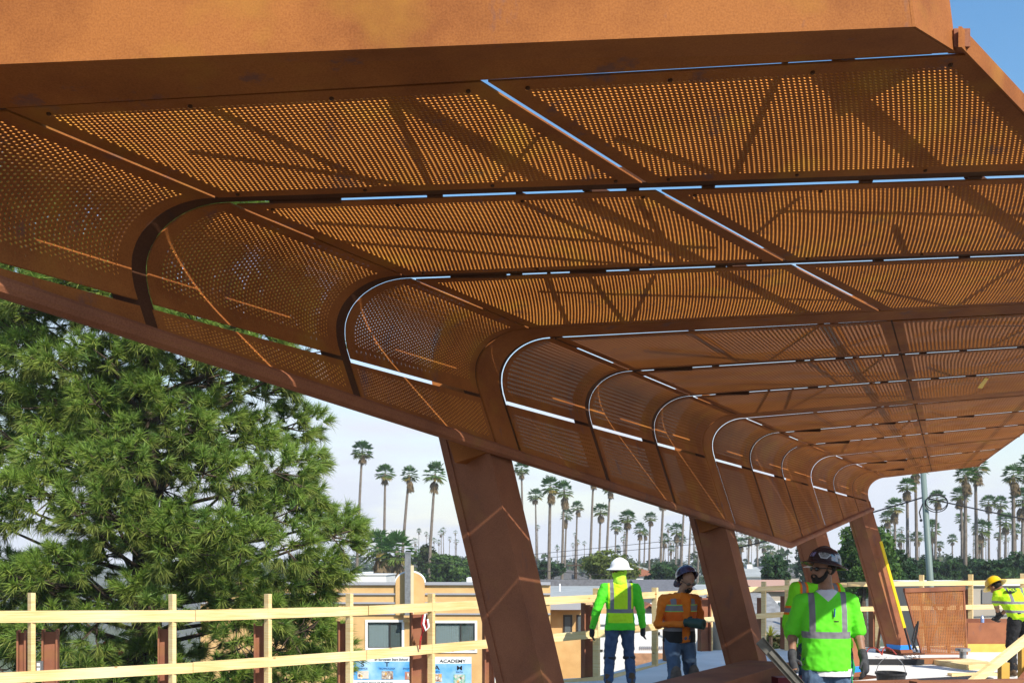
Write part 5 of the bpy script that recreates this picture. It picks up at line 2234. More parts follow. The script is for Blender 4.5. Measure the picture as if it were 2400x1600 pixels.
def hi_vis(name, base, stripes, silver=(0.33, 0.33, 0.36), extra=None):
    """cloth with tape sewn on it: stripes are (axis test) boxes in the wearer's own coordinates:
    (cx, halfw, cz0, cz1) vertical band pairs or ('h', z, halfh) level bands"""
    m = bpy.data.materials.new(name)
    m.use_nodes = True
    nt = m.node_tree
    N, L = nt.nodes, nt.links
    b = N['Principled BSDF']
    b.inputs['Roughness'].default_value = 0.75
    b.inputs['Specular IOR Level'].default_value = 0.2
    t = N.new('ShaderNodeTexCoord')
    sp = N.new('ShaderNodeSeparateXYZ')
    L.new(t.outputs['Object'], sp.inputs['Vector'])

    def mth(op, x, y=None, z=None):
        q = N.new('ShaderNodeMath')
        q.operation = op
        for i, v in enumerate((x, y, z)):
            if v is None:
                continue
            if isinstance(v, (int, float)):
                q.inputs[i].default_value = v
            else:
                L.new(v, q.inputs[i])
        return q.outputs[0]

    X, Y, Z = sp.outputs['X'], sp.outputs['Y'], sp.outputs['Z']
    n = N.new('ShaderNodeTexNoise')
    n.inputs['Scale'].default_value = 7
    L.new(t.outputs['Object'], n.inputs['Vector'])
    mx = N.new('ShaderNodeMix')
    mx.data_type = 'RGBA'
    L.new(n.outputs['Fac'], mx.inputs['Factor'])
    mx.inputs['A'].default_value = (*base, 1)
    mx.inputs['B'].default_value = (base[0] * 0.72, base[1] * 0.86, base[2] * 0.8, 1)
    cur = mx.outputs['Result']
    for st in stripes:
        col = silver
        if st[0] == 'h':
            _, zc, hh, col = st
            f = mth('LESS_THAN', mth('ABSOLUTE', mth('SUBTRACT', Z, zc)), hh)
        elif st[0] == 'hb':
            _, zc, hh, xw, col = st
            f = mth('MULTIPLY', mth('LESS_THAN', mth('ABSOLUTE', mth('SUBTRACT', Z, zc)), hh), mth('LESS_THAN', mth('ABSOLUTE', X), xw))
        elif st[0] == 'v':
            _, xc, hw, z0, z1, col = st
            f = mth('LESS_THAN', mth('ABSOLUTE', mth('SUBTRACT', mth('ABSOLUTE', X), xc)), hw)
            f = mth('MULTIPLY', f, mth('MULTIPLY', mth('GREATER_THAN', Z, z0), mth('LESS_THAN', Z, z1)))
        elif st[0] == 'box':
            _, x0, x1, z0, z1, ysign, col = st
            f = mth('MULTIPLY', mth('MULTIPLY', mth('GREATER_THAN', X, x0), mth('LESS_THAN', X, x1)), mth('MULTIPLY', mth('GREATER_THAN', Z, z0), mth('LESS_THAN', Z, z1)))
            f = mth('MULTIPLY', f, mth('LESS_THAN', mth('MULTIPLY', Y, ysign), 0.0))
        elif st[0] == 'vneck':
            _, zb, k, col = st   # white undershirt in a V below the neck, front (y < 0)
            f = mth('GREATER_THAN', Z, mth('ADD', mth('MULTIPLY', mth('ABSOLUTE', X), k), zb))
            f = mth('MULTIPLY', f, mth('LESS_THAN', Y, 0.0))
        mq = N.new('ShaderNodeMix')
        mq.data_type = 'RGBA'
        L.new(f, mq.inputs['Factor'])
        L.new(cur, mq.inputs['A'])
        mq.inputs['B'].default_value = (*col, 1)
        cur = mq.outputs['Result']
    L.new(cur, b.inputs['Base Color'])
    return m


def hand(mb, wrist, d, side, curl=0.5, s=1.0):
    """palm and five fingers. d: pointing direction, side: direction of the thumb"""
    d = Vector(d).normalized()
    sd = Vector(side)
    sd = (sd - d * sd.dot(d)).normalized()
    nrm = d.cross(sd).normalized()
    W = Vector(wrist)
    limb(mb, [W, W + d * 0.05 * s, W + d * 0.085 * s], [0.030 * s, 0.036 * s, 0.034 * s])
    for k in (-1.2, 0.2, 1.3):
        mb.ell(W + d * 0.075 * s + sd * 0.016 * k * s, (0.020 * s, 0.020 * s, 0.020 * s), 8)
    for k, L in ((1.5, 0.072), (0.5, 0.082), (-0.5, 0.077), (-1.5, 0.060)):
        b0 = W + d * 0.085 * s + sd * 0.0195 * k * s
        p1 = b0 + (d * math.cos(curl * .5) + nrm * math.sin(curl * .5)) * L * 0.45 * s
        p2 = p1 + (d * math.cos(curl * 1.2) + nrm * math.sin(curl * 1.2)) * L * 0.32 * s
        p3 = p2 + (d * math.cos(curl * 1.8) + nrm * math.sin(curl * 1.8)) * L * 0.25 * s
        limb(mb, [b0, p1, p2, p3], [0.0105 * s, 0.0098 * s, 0.009 * s, 0.0078 * s], 8)
    t0 = W + d * 0.025 * s + sd * 0.030 * s
    t1 = t0 + (d * 0.6 + sd * 0.75).normalized() * 0.035 * s
    t2 = t1 + (d * 0.92 + sd * 0.25 + nrm * 0.3).normalized() * 0.035 * s
    limb(mb, [W + d * 0.02 * s, t0, t1, t2], [0.016 * s, 0.0145 * s, 0.012 * s, 0.0095 * s], 8)


def rotz(a):
    return Matrix.Rotation(a, 3, 'Z')


def head_shape(mb, c, yaw, pitch, s=1.0, ears=True):
    """skull, jaw, nose, brow, ears; the face looks along -Y before yaw"""
    Rm = rotz(yaw) @ Matrix.Rotation(pitch, 3, 'X')

    def T(x, y, z):
        return Vector(c) + Rm @ (Vector((x, y, z)) * s)
    rot = Rm
    mb.ell(T(0, 0.012, 0.035), (0.076 * s, 0.095 * s, 0.088 * s), 16, rot=rot)
    mb.ell(T(0, -0.022, -0.035), (0.062 * s, 0.070 * s, 0.080 * s), 14, rot=rot)
    mb.ell(T(0, -0.052, -0.082), (0.036 * s, 0.032 * s, 0.030 * s), 12, rot=rot)
    mb.ell(T(0, -0.080, 0.022), (0.045 * s, 0.016 * s, 0.013 * s), 10, rot=rot)      # brow
    mb.tube([T(0, -0.088, 0.012), T(0, -0.104, -0.018), T(0, -0.108, -0.030)], [0.009 * s, 0.013 * s, 0.015 * s], 8)
    mb.ell(T(0, -0.098, -0.033), (0.018 * s, 0.013 * s, 0.010 * s), 8, rot=rot)
    mb.ell(T(0, -0.088, -0.057), (0.024 * s, 0.010 * s, 0.007 * s), 8, rot=rot)
    mb.ell(T(0, -0.085, -0.067), (0.021 * s, 0.010 * s, 0.008 * s), 8, rot=rot)
    for e in (-1, 1):
        mb.ell(T(0.036 * e, -0.066, -0.020), (0.022 * s, 0.018 * s, 0.020 * s), 8, rot=rot)
        if ears:
            mb.ell(T(0.079 * e, 0.012, -0.008), (0.010 * s, 0.020 * s, 0.032 * s), 8, rot=rot)
    return T, Rm


def person(name, loc, rz, label, skin, P, cloth, cat='person'):
    """P: pose points in the wearer's frame (faces -Y, feet at z=0); cloth: options"""
    root = empty(name, loc, rz)
    tag(root, label, cat)
    g = lambda k: Vector(P[k])
    sp0, sp1, nk, hd = g('pelvis'), g('chest'), g('neck'), g('head')
    up1 = (sp1 - sp0).normalized()
    xax = (g('shL') - g('shR')).normalized()
    hax = (g('hipL') - g('hipR')).normalized()
    bulk = cloth.get('bulk', 1.0)
    # body
    mb = MB()
    T, Rm = head_shape(mb, hd, cloth.get('yaw', 0.0), cloth.get('pitch', 0.0))
    limb(mb, [nk - up1 * 0.04, nk.lerp(hd, 0.35), hd - Vector((0, 0, 0.05)) + Rm @ Vector((0, 0.015, 0))], [0.062 * bulk, 0.056 * bulk, 0.056])
    rings = []
    for t, rx, ry in ((0.0, .145, .10), (0.35, .135, .095), (0.7, .155, .10), (1.0, .16, .095)):
        c = sp0.lerp(sp1, t)
        ax = hax.lerp(xax, t).normalized()
        ay = up1.cross(ax).normalized()
        rings.append((c, ax * rx, ay * ry))
    rings.append((nk, xax * 0.06, up1.cross(xax).normalized() * 0.055))
    loft(mb, rings)
    for s_ in ('L', 'R'):
        limb(mb, [g('sh' + s_), g('el' + s_), g('wr' + s_)], [0.050, 0.045, 0.028])
        mf = g('el' + s_).lerp(g('wr' + s_), 0.25)
        mb.ell(mf, 0.047 * bulk, 8)
        limb(mb, [g('hip' + s_), g('kn' + s_), g('an' + s_)], [0.075, 0.055, 0.04])
        hd_ = cloth['hand' + s_]
        hand(mb, g('wr' + s_), hd_[0], hd_[1], hd_[2], 0.94)
    put('body', bake(mb, 0.0085, 4), skin, root)
    # gloves
    if cloth.get('glove'):
        for s_ in ('L', 'R'):
            mb = MB()
            hd_ = cloth['hand' + s_]
            hand(mb, g('wr' + s_), hd_[0], hd_[1], hd_[2], 1.12)
            d = Vector(hd_[0]).normalized()
            limb(mb, [g('wr' + s_).lerp(g('el' + s_), 0.22), g('wr' + s_)], [0.040, 0.037])
            put('glove', bake(mb, 0.006, 3), cloth['glove'], root)
    # shirt
    hem = cloth.get('hem', -0.10)
    mb = MB()
    rings = []
    prof = cloth.get('prof', ((hem, .185, .128), (0.0, .180, .128), (0.35, .168, .122), (0.68, .190, .126), (0.92, .196, .118)))
    for t, rx, ry in prof:
        c = sp0 + (sp1 - sp0) * t
        tt = min(max(t, 0), 1)
        ax = hax.lerp(xax, tt).normalized()
        ay = up1.cross(ax).normalized()
        rings.append((c, ax * rx * bulk, ay * ry * bulk))
    ayc = up1.cross(xax).normalized()
    rings.append((sp1 + (nk - sp1) * 0.55, xax * 0.135 * bulk, ayc * 0.095))
    rings.append((nk, xax * 0.078, ayc * 0.075))
    loft(mb, rings, 24)
    for s_ in ('L', 'R'):
        e = 1 if s_ == 'L' else -1
        limb(mb, [nk.lerp(g('sh' + s_), 0.45) - up1 * 0.035, g('sh' + s_)], [0.062 * bulk, 0.070 * bulk])
        if cloth.get('sleeve') == 'long':
            limb(mb, [g('sh' + s_), g('el' + s_), g('el' + s_).lerp(g('wr' + s_), 0.93)], [0.074 * bulk, 0.060 * bulk, 0.046])
        else:
            sl2 = cloth.get('slen', 0.8)
            limb(mb, [g('sh' + s_), g('sh' + s_).lerp(g('el' + s_), sl2 * .6), g('sh' + s_).lerp(g('el' + s_), sl2)], [0.066 * bulk, 0.068 * bulk, 0.072 * bulk])
    sh = put('shirt', bake(mb, 0.0105, 5, wrinkle=cloth.get('wr', 0.030), wscale=0.065), cloth['shirt'], root)
    if cloth.get('vest'):
        mb = MB()
        for t, rx, ry in ():
            pass
        r2 = [(c, a * 1.10, b * 1.12) for (c, a, b) in rings[:-2]]
        r2.append((sp1 + (nk - sp1) * 0.45, xax * 0.165 * bulk, ayc * 0.105))
        loft(mb, r2, 24)
        me = bake(mb, 0.010, 3, wrinkle=0.014)
        # open the front
        bm = bmesh.new()
        bm.from_mesh(me)
        cut = [f for f in bm.faces if abs(f.calc_center_median().x - cloth.get('vx', 0)) < cloth.get('vopen', 0.055) + max(0, f.calc_center_median().z - 1.28) * 0.15 and f.calc_center_median().y < 0]
        bmesh.ops.delete(bm, geom=cut, context='FACES')
        bm.to_mesh(me)
        bm.free()
        put('vest', me, cloth['vest'], root)
    # trousers
    mb = MB()
    rings = []
    for t, rx, ry in ((-0.20, .165, .125), (-0.06, .178, .130), (0.10, .170, .122)):
        c = sp0 + (sp1 - sp0) * t
        ay = up1.cross(hax).normalized()
        rings.append((c, hax * rx * bulk * 0.97, ay * ry * bulk * 0.97))
    loft(mb, rings)
    for s_ in ('L', 'R'):
        k_, a_ = g('kn' + s_), g('an' + s_)
        limb(mb, [g('hip' + s_), g('hip' + s_).lerp(k_, 0.5), k_, k_.lerp(a_, 0.5), a_.lerp(k_, 0.08)], [0.104 * bulk, 0.092 * bulk, 0.078, 0.074, 0.068])
    put('trousers', bake(mb, 0.012, 5, wrinkle=0.034, wscale=0.07), cloth['trousers'], root)
    # boots
    for s_ in ('L', 'R'):
        a_ = g('an' + s_)
        f_ = Vector(P.get('toe' + s_, (0, -1, 0))).normalized()
        mb = MB()
        limb(mb, [a_ + Vector((0, 0, 0.10)), a_ + Vector((0, 0, 0.0)), a_ + f_ * 0.05 + Vector((0, 0, -0.03))], [0.055, 0.055, 0.05])
        limb(mb, [a_ - f_ * 0.05 + Vector((0, 0, -0.042)), a_ + f_ * 0.08 + Vector((0, 0, -0.045)), a_ + f_ * 0.15 + Vector((0, 0, -0.048))], [0.044, 0.045, 0.042])
        me = bake(mb, 0.012, 3)
        put('boot', me, cloth.get('boot', MATS['boot_leather']), root)
    # hard hat
    hat = cloth['hat']
    hm = MB()
    if hat.get('full', True):
        prof_ = [(0.0, 0.165), (0.035, 0.163), (0.07, 0.150), (0.098, 0.122), (0.113, 0.085), (0.118, 0.050), (0.128, 0.036), (0.165, 0.022), (0.172, 0.016), (0.165, 0.014), (0.12, 0.028), (0.108, 0.045)]
    else:
        prof_ = [(0.0, 0.165), (0.035, 0.163), (0.07, 0.150), (0.098, 0.122), (0.113, 0.085), (0.119, 0.048), (0.126, 0.036), (0.132, 0.034), (0.126, 0.030), (0.108, 0.045)]
    hm.lathe(prof_, (0, 0, 0), 32)
    tiltm = rotz(cloth.get('yaw', 0.0) + hat.get('turn', 0.0)) @ Matrix.Rotation(cloth.get('pitch', 0.0) + hat.get('tilt', 0.0), 3, 'X')
    # oval shell, raised rib along the crown
    hm.tube([(0, 0.13 * math.cos(a) * 0.86, 0.045 + 0.122 * math.sin(a)) for a in [math.pi * k / 14 for k in range(1, 14)]], 0.011, 8)
    if not hat.get('full', True):
        # peak
        n = 14
        vs = []
        for k in range(n + 1):
            a = math.pi + math.pi * k / n
            vs.append((0.124 * math.cos(a), 0.124 * math.sin(a), 0.040))
            vs.append((0.132 * math.cos(a), 0.132 * math.sin(a) - 0.062 * math.sin(math.pi * k / n), 0.026))
        hm.add(vs, [(2 * k, 2 * k + 1, 2 * k + 3, 2 * k + 2) for k in range(n)])
    hc = hd + Rm @ Vector((0, 0.004, 0.012))
    hm.v = [tuple(hc + tiltm @ (Vector((v[0], v[1] * 1.10, v[2])) * 1.08)) for v in hm.v]
    ho = hm.build('hard_hat', hat['mat'], root, smooth=True, loc=(0, 0, 0))
    for (az, el, rr, m_, shp) in hat.get('stickers', ()):
        # decals lie on the shell
        d = Vector((math.cos(az) * math.cos(el), math.sin(az) * math.cos(el), math.sin(el)))
        base = Vector((d.x * 0.119, d.y * 0.119, 0.04 + d.z * 0.124))
        t1 = d.cross(Vector((0, 0, 1))).normalized()
        t2 = t1.cross(d).normalized()
        sm = MB()
        nn = 20 if shp == 'round' else (6 if shp == 'hex' else 4)
        off = math.pi / 4 if nn == 4 else 0
        ringv = []
        for k in range(nn):
            a = 2 * math.pi * k / nn + off
            q = base + (t1 * math.cos(a) + t2 * math.sin(a)) * rr
            # drape on the ellipsoid
            e = Vector((q.x, q.y, q.z - 0.04))
            f_ = math.sqrt((e.x / 0.119) ** 2 + (e.y / 0.119) ** 2 + (e.z / 0.126) ** 2)
            e = e / f_ * 1.035
            ringv.append(Vector((e.x, e.y, e.z + 0.04)))
        cen = Vector((d.x * 0.119 * 1.04, d.y * 0.119 * 1.04, 0.04 + d.z * 0.126 * 1.04))
        ringv = [hc + tiltm @ (Vector((v[0], v[1] * 1.10, v[2])) * 1.08) for v in ringv]
        cen = hc + tiltm @ (Vector((cen[0], cen[1] * 1.10, cen[2])) * 1.08)
        sm.add(ringv + [cen], [(k, (k + 1) % nn, nn) for k in range(nn)])
        sm.build('sticker', m_, ho, loc=(0, 0, 0))
    # glasses
    if cloth.get('glasses'):
        gm = MB()
        for e in (-1, 1):
            gm.ell(T(0.034 * e, -0.088, 0.002), (0.031, 0.012, 0.019), 12, rot=Rm)
            gm.tube([T(0.062 * e, -0.082, 0.008), T(0.083 * e, -0.03, 0.010), T(0.085 * e, 0.02, 0.004)], 0.0045, 6)
        gm.tube([T(-0.02, -0.10, 0.006), T(0.02, -0.10, 0.006)], 0.005, 6)
        gm.build('glasses', cloth['glasses'], root, smooth=True, loc=(0, 0, 0))
    if cloth.get('beard'):
        bmb = MB()
        full = cloth.get('beard_full', True)
        bmb.ell(T(0, -0.062, -0.092), (0.046, 0.040, 0.034), 12, rot=Rm)
        bmb.ell(T(0, -0.094, -0.047), (0.030, 0.011, 0.007), 10, rot=Rm)
        for e in (-1, 1):
            bmb.ell(T(0.030 * e, -0.088, -0.066), (0.012, 0.012, 0.022), 8, rot=Rm)
            if full:
                bmb.tube([T(0.069 * e, -0.008, -0.012), T(0.066 * e, -0.022, -0.052), T(0.048 * e, -0.046, -0.085), T(0.01 * e, -0.07, -0.102)], [0.012, 0.018, 0.024, 0.026], 8)
        put('beard', bake(bmb, 0.006, 3, wrinkle=0.006, wscale=0.02), cloth['beard'], root)
    if cloth.get('hair'):
        hb = MB()
        hb.ell(T(0, 0.030, 0.022), (0.083, 0.090, 0.080), 14, rot=Rm)
        put('hair', bake(hb, 0.008, 2), cloth['hair'], root)
    if cloth.get('gaiter'):
        gb = MB()
        limb(gb, [nk + Vector((0, 0, -0.03)), nk.lerp(hd, 0.4), hd + Rm @ Vector((0, 0.0, -0.03))], [0.105, 0.088, 0.09])
        gb.ell(hd + Rm @ Vector((0, -0.045, -0.052)), (0.070, 0.075, 0.060), 12, rot=Rm)
        gb.ell(hd + Rm @ Vector((0, 0.03, 0.0)), (0.092, 0.085, 0.075), 12, rot=Rm)
        put('neck_gaiter', bake(gb, 0.009, 4, wrinkle=0.018, wscale=0.06), cloth['gaiter'], root)
    return root, T, Rm


def skin_mat(name, col):
    m = mat(name, col, rough=0.5, spec=0.35, noise_amt=0.18, noise_scale=30)
    b = m.node_tree.nodes['Principled BSDF']
    b.inputs['Subsurface Weight'].default_value = 0.08
    b.inputs['Subsurface Radius'].default_value = (0.01, 0.004, 0.002)
    return m


SK1 = skin_mat('skin_brown', (0.30, 0.155, 0.095))
SK2 = skin_mat('skin_tan', (0.40, 0.22, 0.135))
JEAN = mat('denim', (0.060, 0.105, 0.19), rough=0.85, col2=(0.035, 0.065, 0.125), noise_scale=14, bump=0.3, bump_scale=180)
JEAN2 = mat('light_denim', (0.10, 0.165, 0.26), rough=0.85, col2=(0.05, 0.085, 0.15), noise_scale=9, bump=0.3, bump_scale=180)
BLACKT = mat('black_cloth', (0.018, 0.018, 0.020), rough=0.85, noise_amt=0.3)
mat('boot_leather', (0.10, 0.06, 0.03), rough=0.7, noise_amt=0.3)
GLOVE = mat('grey_glove', (0.055, 0.058, 0.065), rough=0.7, col2=(0.025, 0.025, 0.028), noise_scale=25)
GLOVEB = mat('black_glove', (0.02, 0.02, 0.022), rough=0.7)
HAIR = mat('dark_hair', (0.012, 0.009, 0.008), rough=0.7)
LENS = mat('dark_lens', (0.008, 0.008, 0.009), rough=0.12, spec=0.6)
SILV = (0.20, 0.195, 0.215)
LIME = (0.15, 0.78, 0.03)
YEL = (0.52, 0.85, 0.02)

# ---- man in lime shirt, nearest to the camera
D_ = 8.0
pose = dict(pelvis=(0, 0, 1.02), chest=(0.0, 0.0, 1.475), neck=(0.0, 0.005, 1.615), head=(-0.03, -0.035, 1.785),
            shL=(0.200, 0.01, 1.515), shR=(-0.200, 0.02, 1.505), elL=(0.272, 0.06, 1.25), elR=(-0.262, 0.10, 1.24),
            wrL=(0.290, -0.08, 1.04), wrR=(-0.290, -0.07, 1.03), hipL=(0.095, 0, 1.01), hipR=(-0.095, 0, 1.01),
            knL=(0.12, -0.03, 0.54), knR=(-0.11, -0.10, 0.55), anL=(0.14, 0.02, 0.095), anR=(-0.12, 0.06, 0.095))
hat_mat = mat('dark_hard_hat', (0.030, 0.022, 0.026), rough=0.25, spec=0.5)
STW = mat('sticker_white', (0.62, 0.64, 0.66), rough=0.4, col2=(0.30, 0.33, 0.36), noise_scale=60)
STB = mat('sticker_blue', (0.06, 0.05, 0.30), rough=0.4, col2=(0.35, 0.33, 0.45), noise_scale=45)
STC = mat('sticker_colour', (0.10, 0.32, 0.50), rough=0.4, col2=(0.60, 0.50, 0.45), noise_scale=40)
STG = mat('sticker_grey', (0.10, 0.12, 0.12), rough=0.4, col2=(0.28, 0.30, 0.30), noise_scale=60)
shirt1 = hi_vis('lime_shirt', LIME, [('hb', 1.235, 0.028, 0.20, SILV), ('v', 0.130, 0.024, 1.24, 2.0, SILV), ('box', 0.030, 0.095, 1.315, 1.43, 1, (0.15, 0.66, 0.03)),
                                    ('box', 0.04, 0.08, 1.345, 1.357, 1, (0.03, 0.05, 0.02)), ('vneck', 1.515, 0.95, (0.62, 0.62, 0.66))])
p1, T1, R1 = person('person', (gx(1936, D_), D_, 0), R(-8), 'man in lime shirt and dark stickered hard hat holding a metal channel', SK1, pose,
                    dict(yaw=R(-64), pitch=R(-2), bulk=1.06, hem=-0.2, sleeve='short', slen=0.95, shirt=shirt1, trousers=JEAN2, glove=GLOVE, wr=0.024,
                         prof=((-0.2, .196, .140), (-0.05, .192, .140), (0.3, .186, .138), (0.66, .190, .132), (0.92, .188, .12)),
                         handL=((0.05, -0.25, -1), (-0.5, -0.8, 0), 0.55), handR=((0.15, -0.45, -0.9), (0.7, -0.6, 0), 1.0),
                         hat=dict(mat=hat_mat, full=True, tilt=R(-9), stickers=((R(-38), R(28), 0.046, STW, 'hex'), (R(-38), R(28), 0.036, STG, 'hex'), (R(-88), R(26), 0.036, STB, 'square'), (R(2), R(20), 0.040, STC, 'square'), (R(20), R(34), 0.03, STW, 'round'))),
                         glasses=LENS, beard=HAIR, hair=HAIR))
# undershirt tail
mb = MB()
loft(mb, [(Vector((0.03, 0.0, 0.89)), Vector((0.195, 0, 0)), Vector((0, 0.142, 0))), (Vector((0.02, 0, 0.95)), Vector((0.190, 0, 0)), Vector((0, 0.138, 0)))], 24)
mb.build('undershirt_tail', mat('white_cotton', (0.72, 0.72, 0.74), rough=0.85), p1, loc=(0, 0, 0))
# pen in the pocket
mb = MB()
mb.tube([(0.040, -0.145, 1.39), (0.044, -0.147, 1.46)], 0.006, 6)
mb.build('pen', mat('blue_pen', (0.02, 0.08, 0.3)), p1, loc=(0, 0, 0))
# metal channels held in his right hand
ch = empty('metal_channel', (p1.location.x - 0.3, D_ - 0.1, 0.9))
bpy.context.view_layer.update()
tag(ch, 'pale metal channel carried in the gloved hand of the man in lime', 'metal channel')
a, b = px(1780, 1500, D_ - 0.24), px(1900, 1634, D_ - 0.24)
dv = (b - a).normalized()
nv = Vector((dv.z, 0, -dv.x))
for nm, off_, w_, h_ in (('web', 0.0, 0.004, 0.075), ('side_flange', 0.0375, 0.035, 0.004), ('side_flange', -0.0375, 0.035, 0.004), ('inner_tube', 0.0, 0.03, 0.03)):
    mb = MB()
    q = nv * off_ + Vector((0, -0.016 if nm != 'web' else 0, 0))
    mb.bar(a + q + (dv * 0.12 if nm == 'inner_tube' else Vector()), b + q, w_, h_, up=nv)
    mb.build(nm, mat('dull_steel', (0.20, 0.19, 0.16), rough=0.45, metal=0.5, noise_amt=0.4, noise_scale=15), ch)
# green rag hanging from his back pocket
mb = MB()
loft(mb, [(Vector((0.21, 0.08, 1.02)), Vector((0.03, 0, 0)), Vector((0, 0.015, 0))), (Vector((0.225, 0.08, 0.94)), Vector((0.035, 0, 0)), Vector((0, 0.02, 0))),
          (Vector((0.22, 0.08, 0.84)), Vector((0.015, 0, 0)), Vector((0, 0.012, 0))), (Vector((0.23, 0.08, 0.74)), Vector((0.02, 0, 0)), Vector((0, 0.012, 0)))], 10)
mb.build('rag', mat('green_rag', (0.02, 0.30, 0.10), rough=0.9), p1, loc=(0, 0, 0))

# ---- man in white hard hat, seen from behind
D_ = 13.7
pose = dict(pelvis=(0, 0, 0.99), chest=(0.0, -0.01, 1.40), neck=(0.0, -0.015, 1.53), head=(0.0, -0.04, 1.675),
            shL=(0.215, 0, 1.435), shR=(-0.215, 0, 1.435), elL=(0.33, 0.05, 1.14), elR=(-0.29, 0.02, 1.13),
            wrL=(0.39, -0.02, 0.86), wrR=(-0.33, -0.05, 0.87), hipL=(0.095, 0, 0.94), hipR=(-0.095, 0, 0.94),
            knL=(0.14, -0.03, 0.50), knR=(-0.14, -0.10, 0.51), anL=(0.17, 0.06, 0.095), anR=(-0.16, 0.02, 0.095))
sh2 = hi_vis('green_hi_vis', (0.10, 0.70, 0.03), [('box', -0.175, 0.175, 0.95, 1.9, -1, YEL), ('box', -0.2, 0.2, 1.09, 1.145, -1, SILV), ('v', 0.122, 0.026, 1.10, 2.0, SILV)])
p2_, T2, R2 = person('person', (gx(1453, D_), D_, 0), R(180), 'man in white hard hat and green hi-vis shirt with his back turned', SK1, pose,
                     dict(yaw=R(118), pitch=R(-3), bulk=1.08, hem=-0.36, prof=((-0.36, .200, .145), (0.0, .190, .138), (0.35, .172, .124), (0.68, .190, .126), (0.92, .196, .118)), sleeve='long', shirt=sh2, trousers=JEAN, glove=GLOVEB,
                          handL=((0.05, -0.2, -1), (0, -1, 0), 0.5), handR=((-0.05, -0.2, -1), (0, -1, 0), 0.5),
                          hat=dict(mat=mat('white_hard_hat', (0.80, 0.80, 0.80), rough=0.3, spec=0.5), full=True, tilt=R(4)),
                          glasses=LENS, gaiter=mat('lime_gaiter', (0.45, 0.85, 0.05), rough=0.85)))
p2_.scale = (1.03, 1.03, 1.02)
for s_ in (-1, 1):
    mb = MB()
    kx = 0.13 * s_
    mb.lathe([(0.086, -0.022), (0.092, 0.0), (0.086, 0.022), (0.078, 0.0), (0.086, -0.022)], (kx + 0.012 * s_, -0.03 if s_ > 0 else -0.09, 0.44), 18)
    mb.build('knee_strap', M_BLACK, p2_, loc=(0, 0, 0))

# ---- man in orange, looking down at a tool
D_ = 11.3
pose = dict(pelvis=(0, 0, 0.97), chest=(0.0, -0.02, 1.36), neck=(0.01, -0.05, 1.485), head=(0.045, -0.135, 1.62),
            shL=(0.20, -0.01, 1.395), shR=(-0.20, -0.01, 1.395), elL=(0.29, 0.02, 1.10), elR=(-0.27, 0.01, 1.10),
            wrL=(0.17, -0.24, 1.10), wrR=(-0.04, -0.25, 1.12), hipL=(0.095, 0, 0.93), hipR=(-0.095, 0, 0.93),
            knL=(0.14, -0.03, 0.50), knR=(-0.12, -0.13, 0.51), anL=(0.17, 0.02, 0.095), anR=(-0.13, 0.08, 0.095))
ORG = (0.78, 0.20, 0.012)
vest3 = hi_vis('orange_vest', (0.72, 0.13, 0.012), [('h', 1.30, 0.034, SILV), ('v', 0.125, 0.03, 1.32, 2.0, SILV), ('h', 1.06, 0.036, SILV), ('h', 1.10, 0.006, (0.3, 0.6, 0.1)), ('h', 0.90, 0.125, (0.02, 0.02, 0.02)),
                                                    ('h', 1.338, 0.005, (0.3, 0.6, 0.1)), ('h', 1.262, 0.005, (0.3, 0.6, 0.1))])
p3_, T3, R3 = person('person', (gx(1592, D_), D_, 0), R(14), 'man in orange shirt and vest looking down at a green scope', SK2, pose,
                     dict(yaw=R(8), pitch=R(26), bulk=1.0, hem=-0.2, sleeve='long', shirt=mat('orange_shirt', ORG, rough=0.8, noise_amt=0.15), vest=vest3, vx=0.03, vopen=0.05, trousers=JEAN2, glove=GLOVE,
                          handL=((-0.75, -0.5, 0.1), (0, 0, 1), 0.8), handR=((0.85, -0.4, 0.12), (0, 0, 1), 0.6),
                          hat=dict(mat=mat('maroon_hard_hat', (0.055, 0.022, 0.045), rough=0.2, spec=0.6), full=False, turn=R(180), tilt=R(4)), beard=HAIR, beard_full=False, hair=HAIR, glasses=mat('clear_lens', (0.12, 0.10, 0.08), rough=0.15)))
for s_ in (-1, 1):
    mb = MB()
    mb.ell((0.13 * s_, -0.13 if s_ > 0 else -0.2, 0.50), (0.075, 0.045, 0.13), 12)
    mb.build('knee_pad', mat('dusty_knee_pad', (0.16, 0.14, 0.12), rough=0.9, noise_amt=0.4, noise_scale=20), p3_, loc=(0, 0, 0))
sc_ = empty('scope', (p3_.location.x + 0.16, D_ - 0.34, 1.12))
bpy.context.view_layer.update()
tag(sc_, 'dark green tube scope held in the hands of the man in orange', 'scope')
a, b = Vector((gx(1592, D_) + 0.02, D_ - 0.26, 1.145)), Vector((gx(1592, D_) + 0.21, D_ - 0.42, 1.125))
mb = MB()
mb.tube([a, a.lerp(b, 0.2), a.lerp(b, 0.22), b], [0.042, 0.042, 0.058, 0.060], 18)
mb.build('tube', mat('green_tool', (0.025, 0.06, 0.045), rough=0.5), sc_)
mb = MB()
d_ = (b - a).normalized()
mb.tube([b + d_ * 0.001, b + d_ * 0.004], 0.022, 14)
mb.build('lens', M_BLACK, sc_)

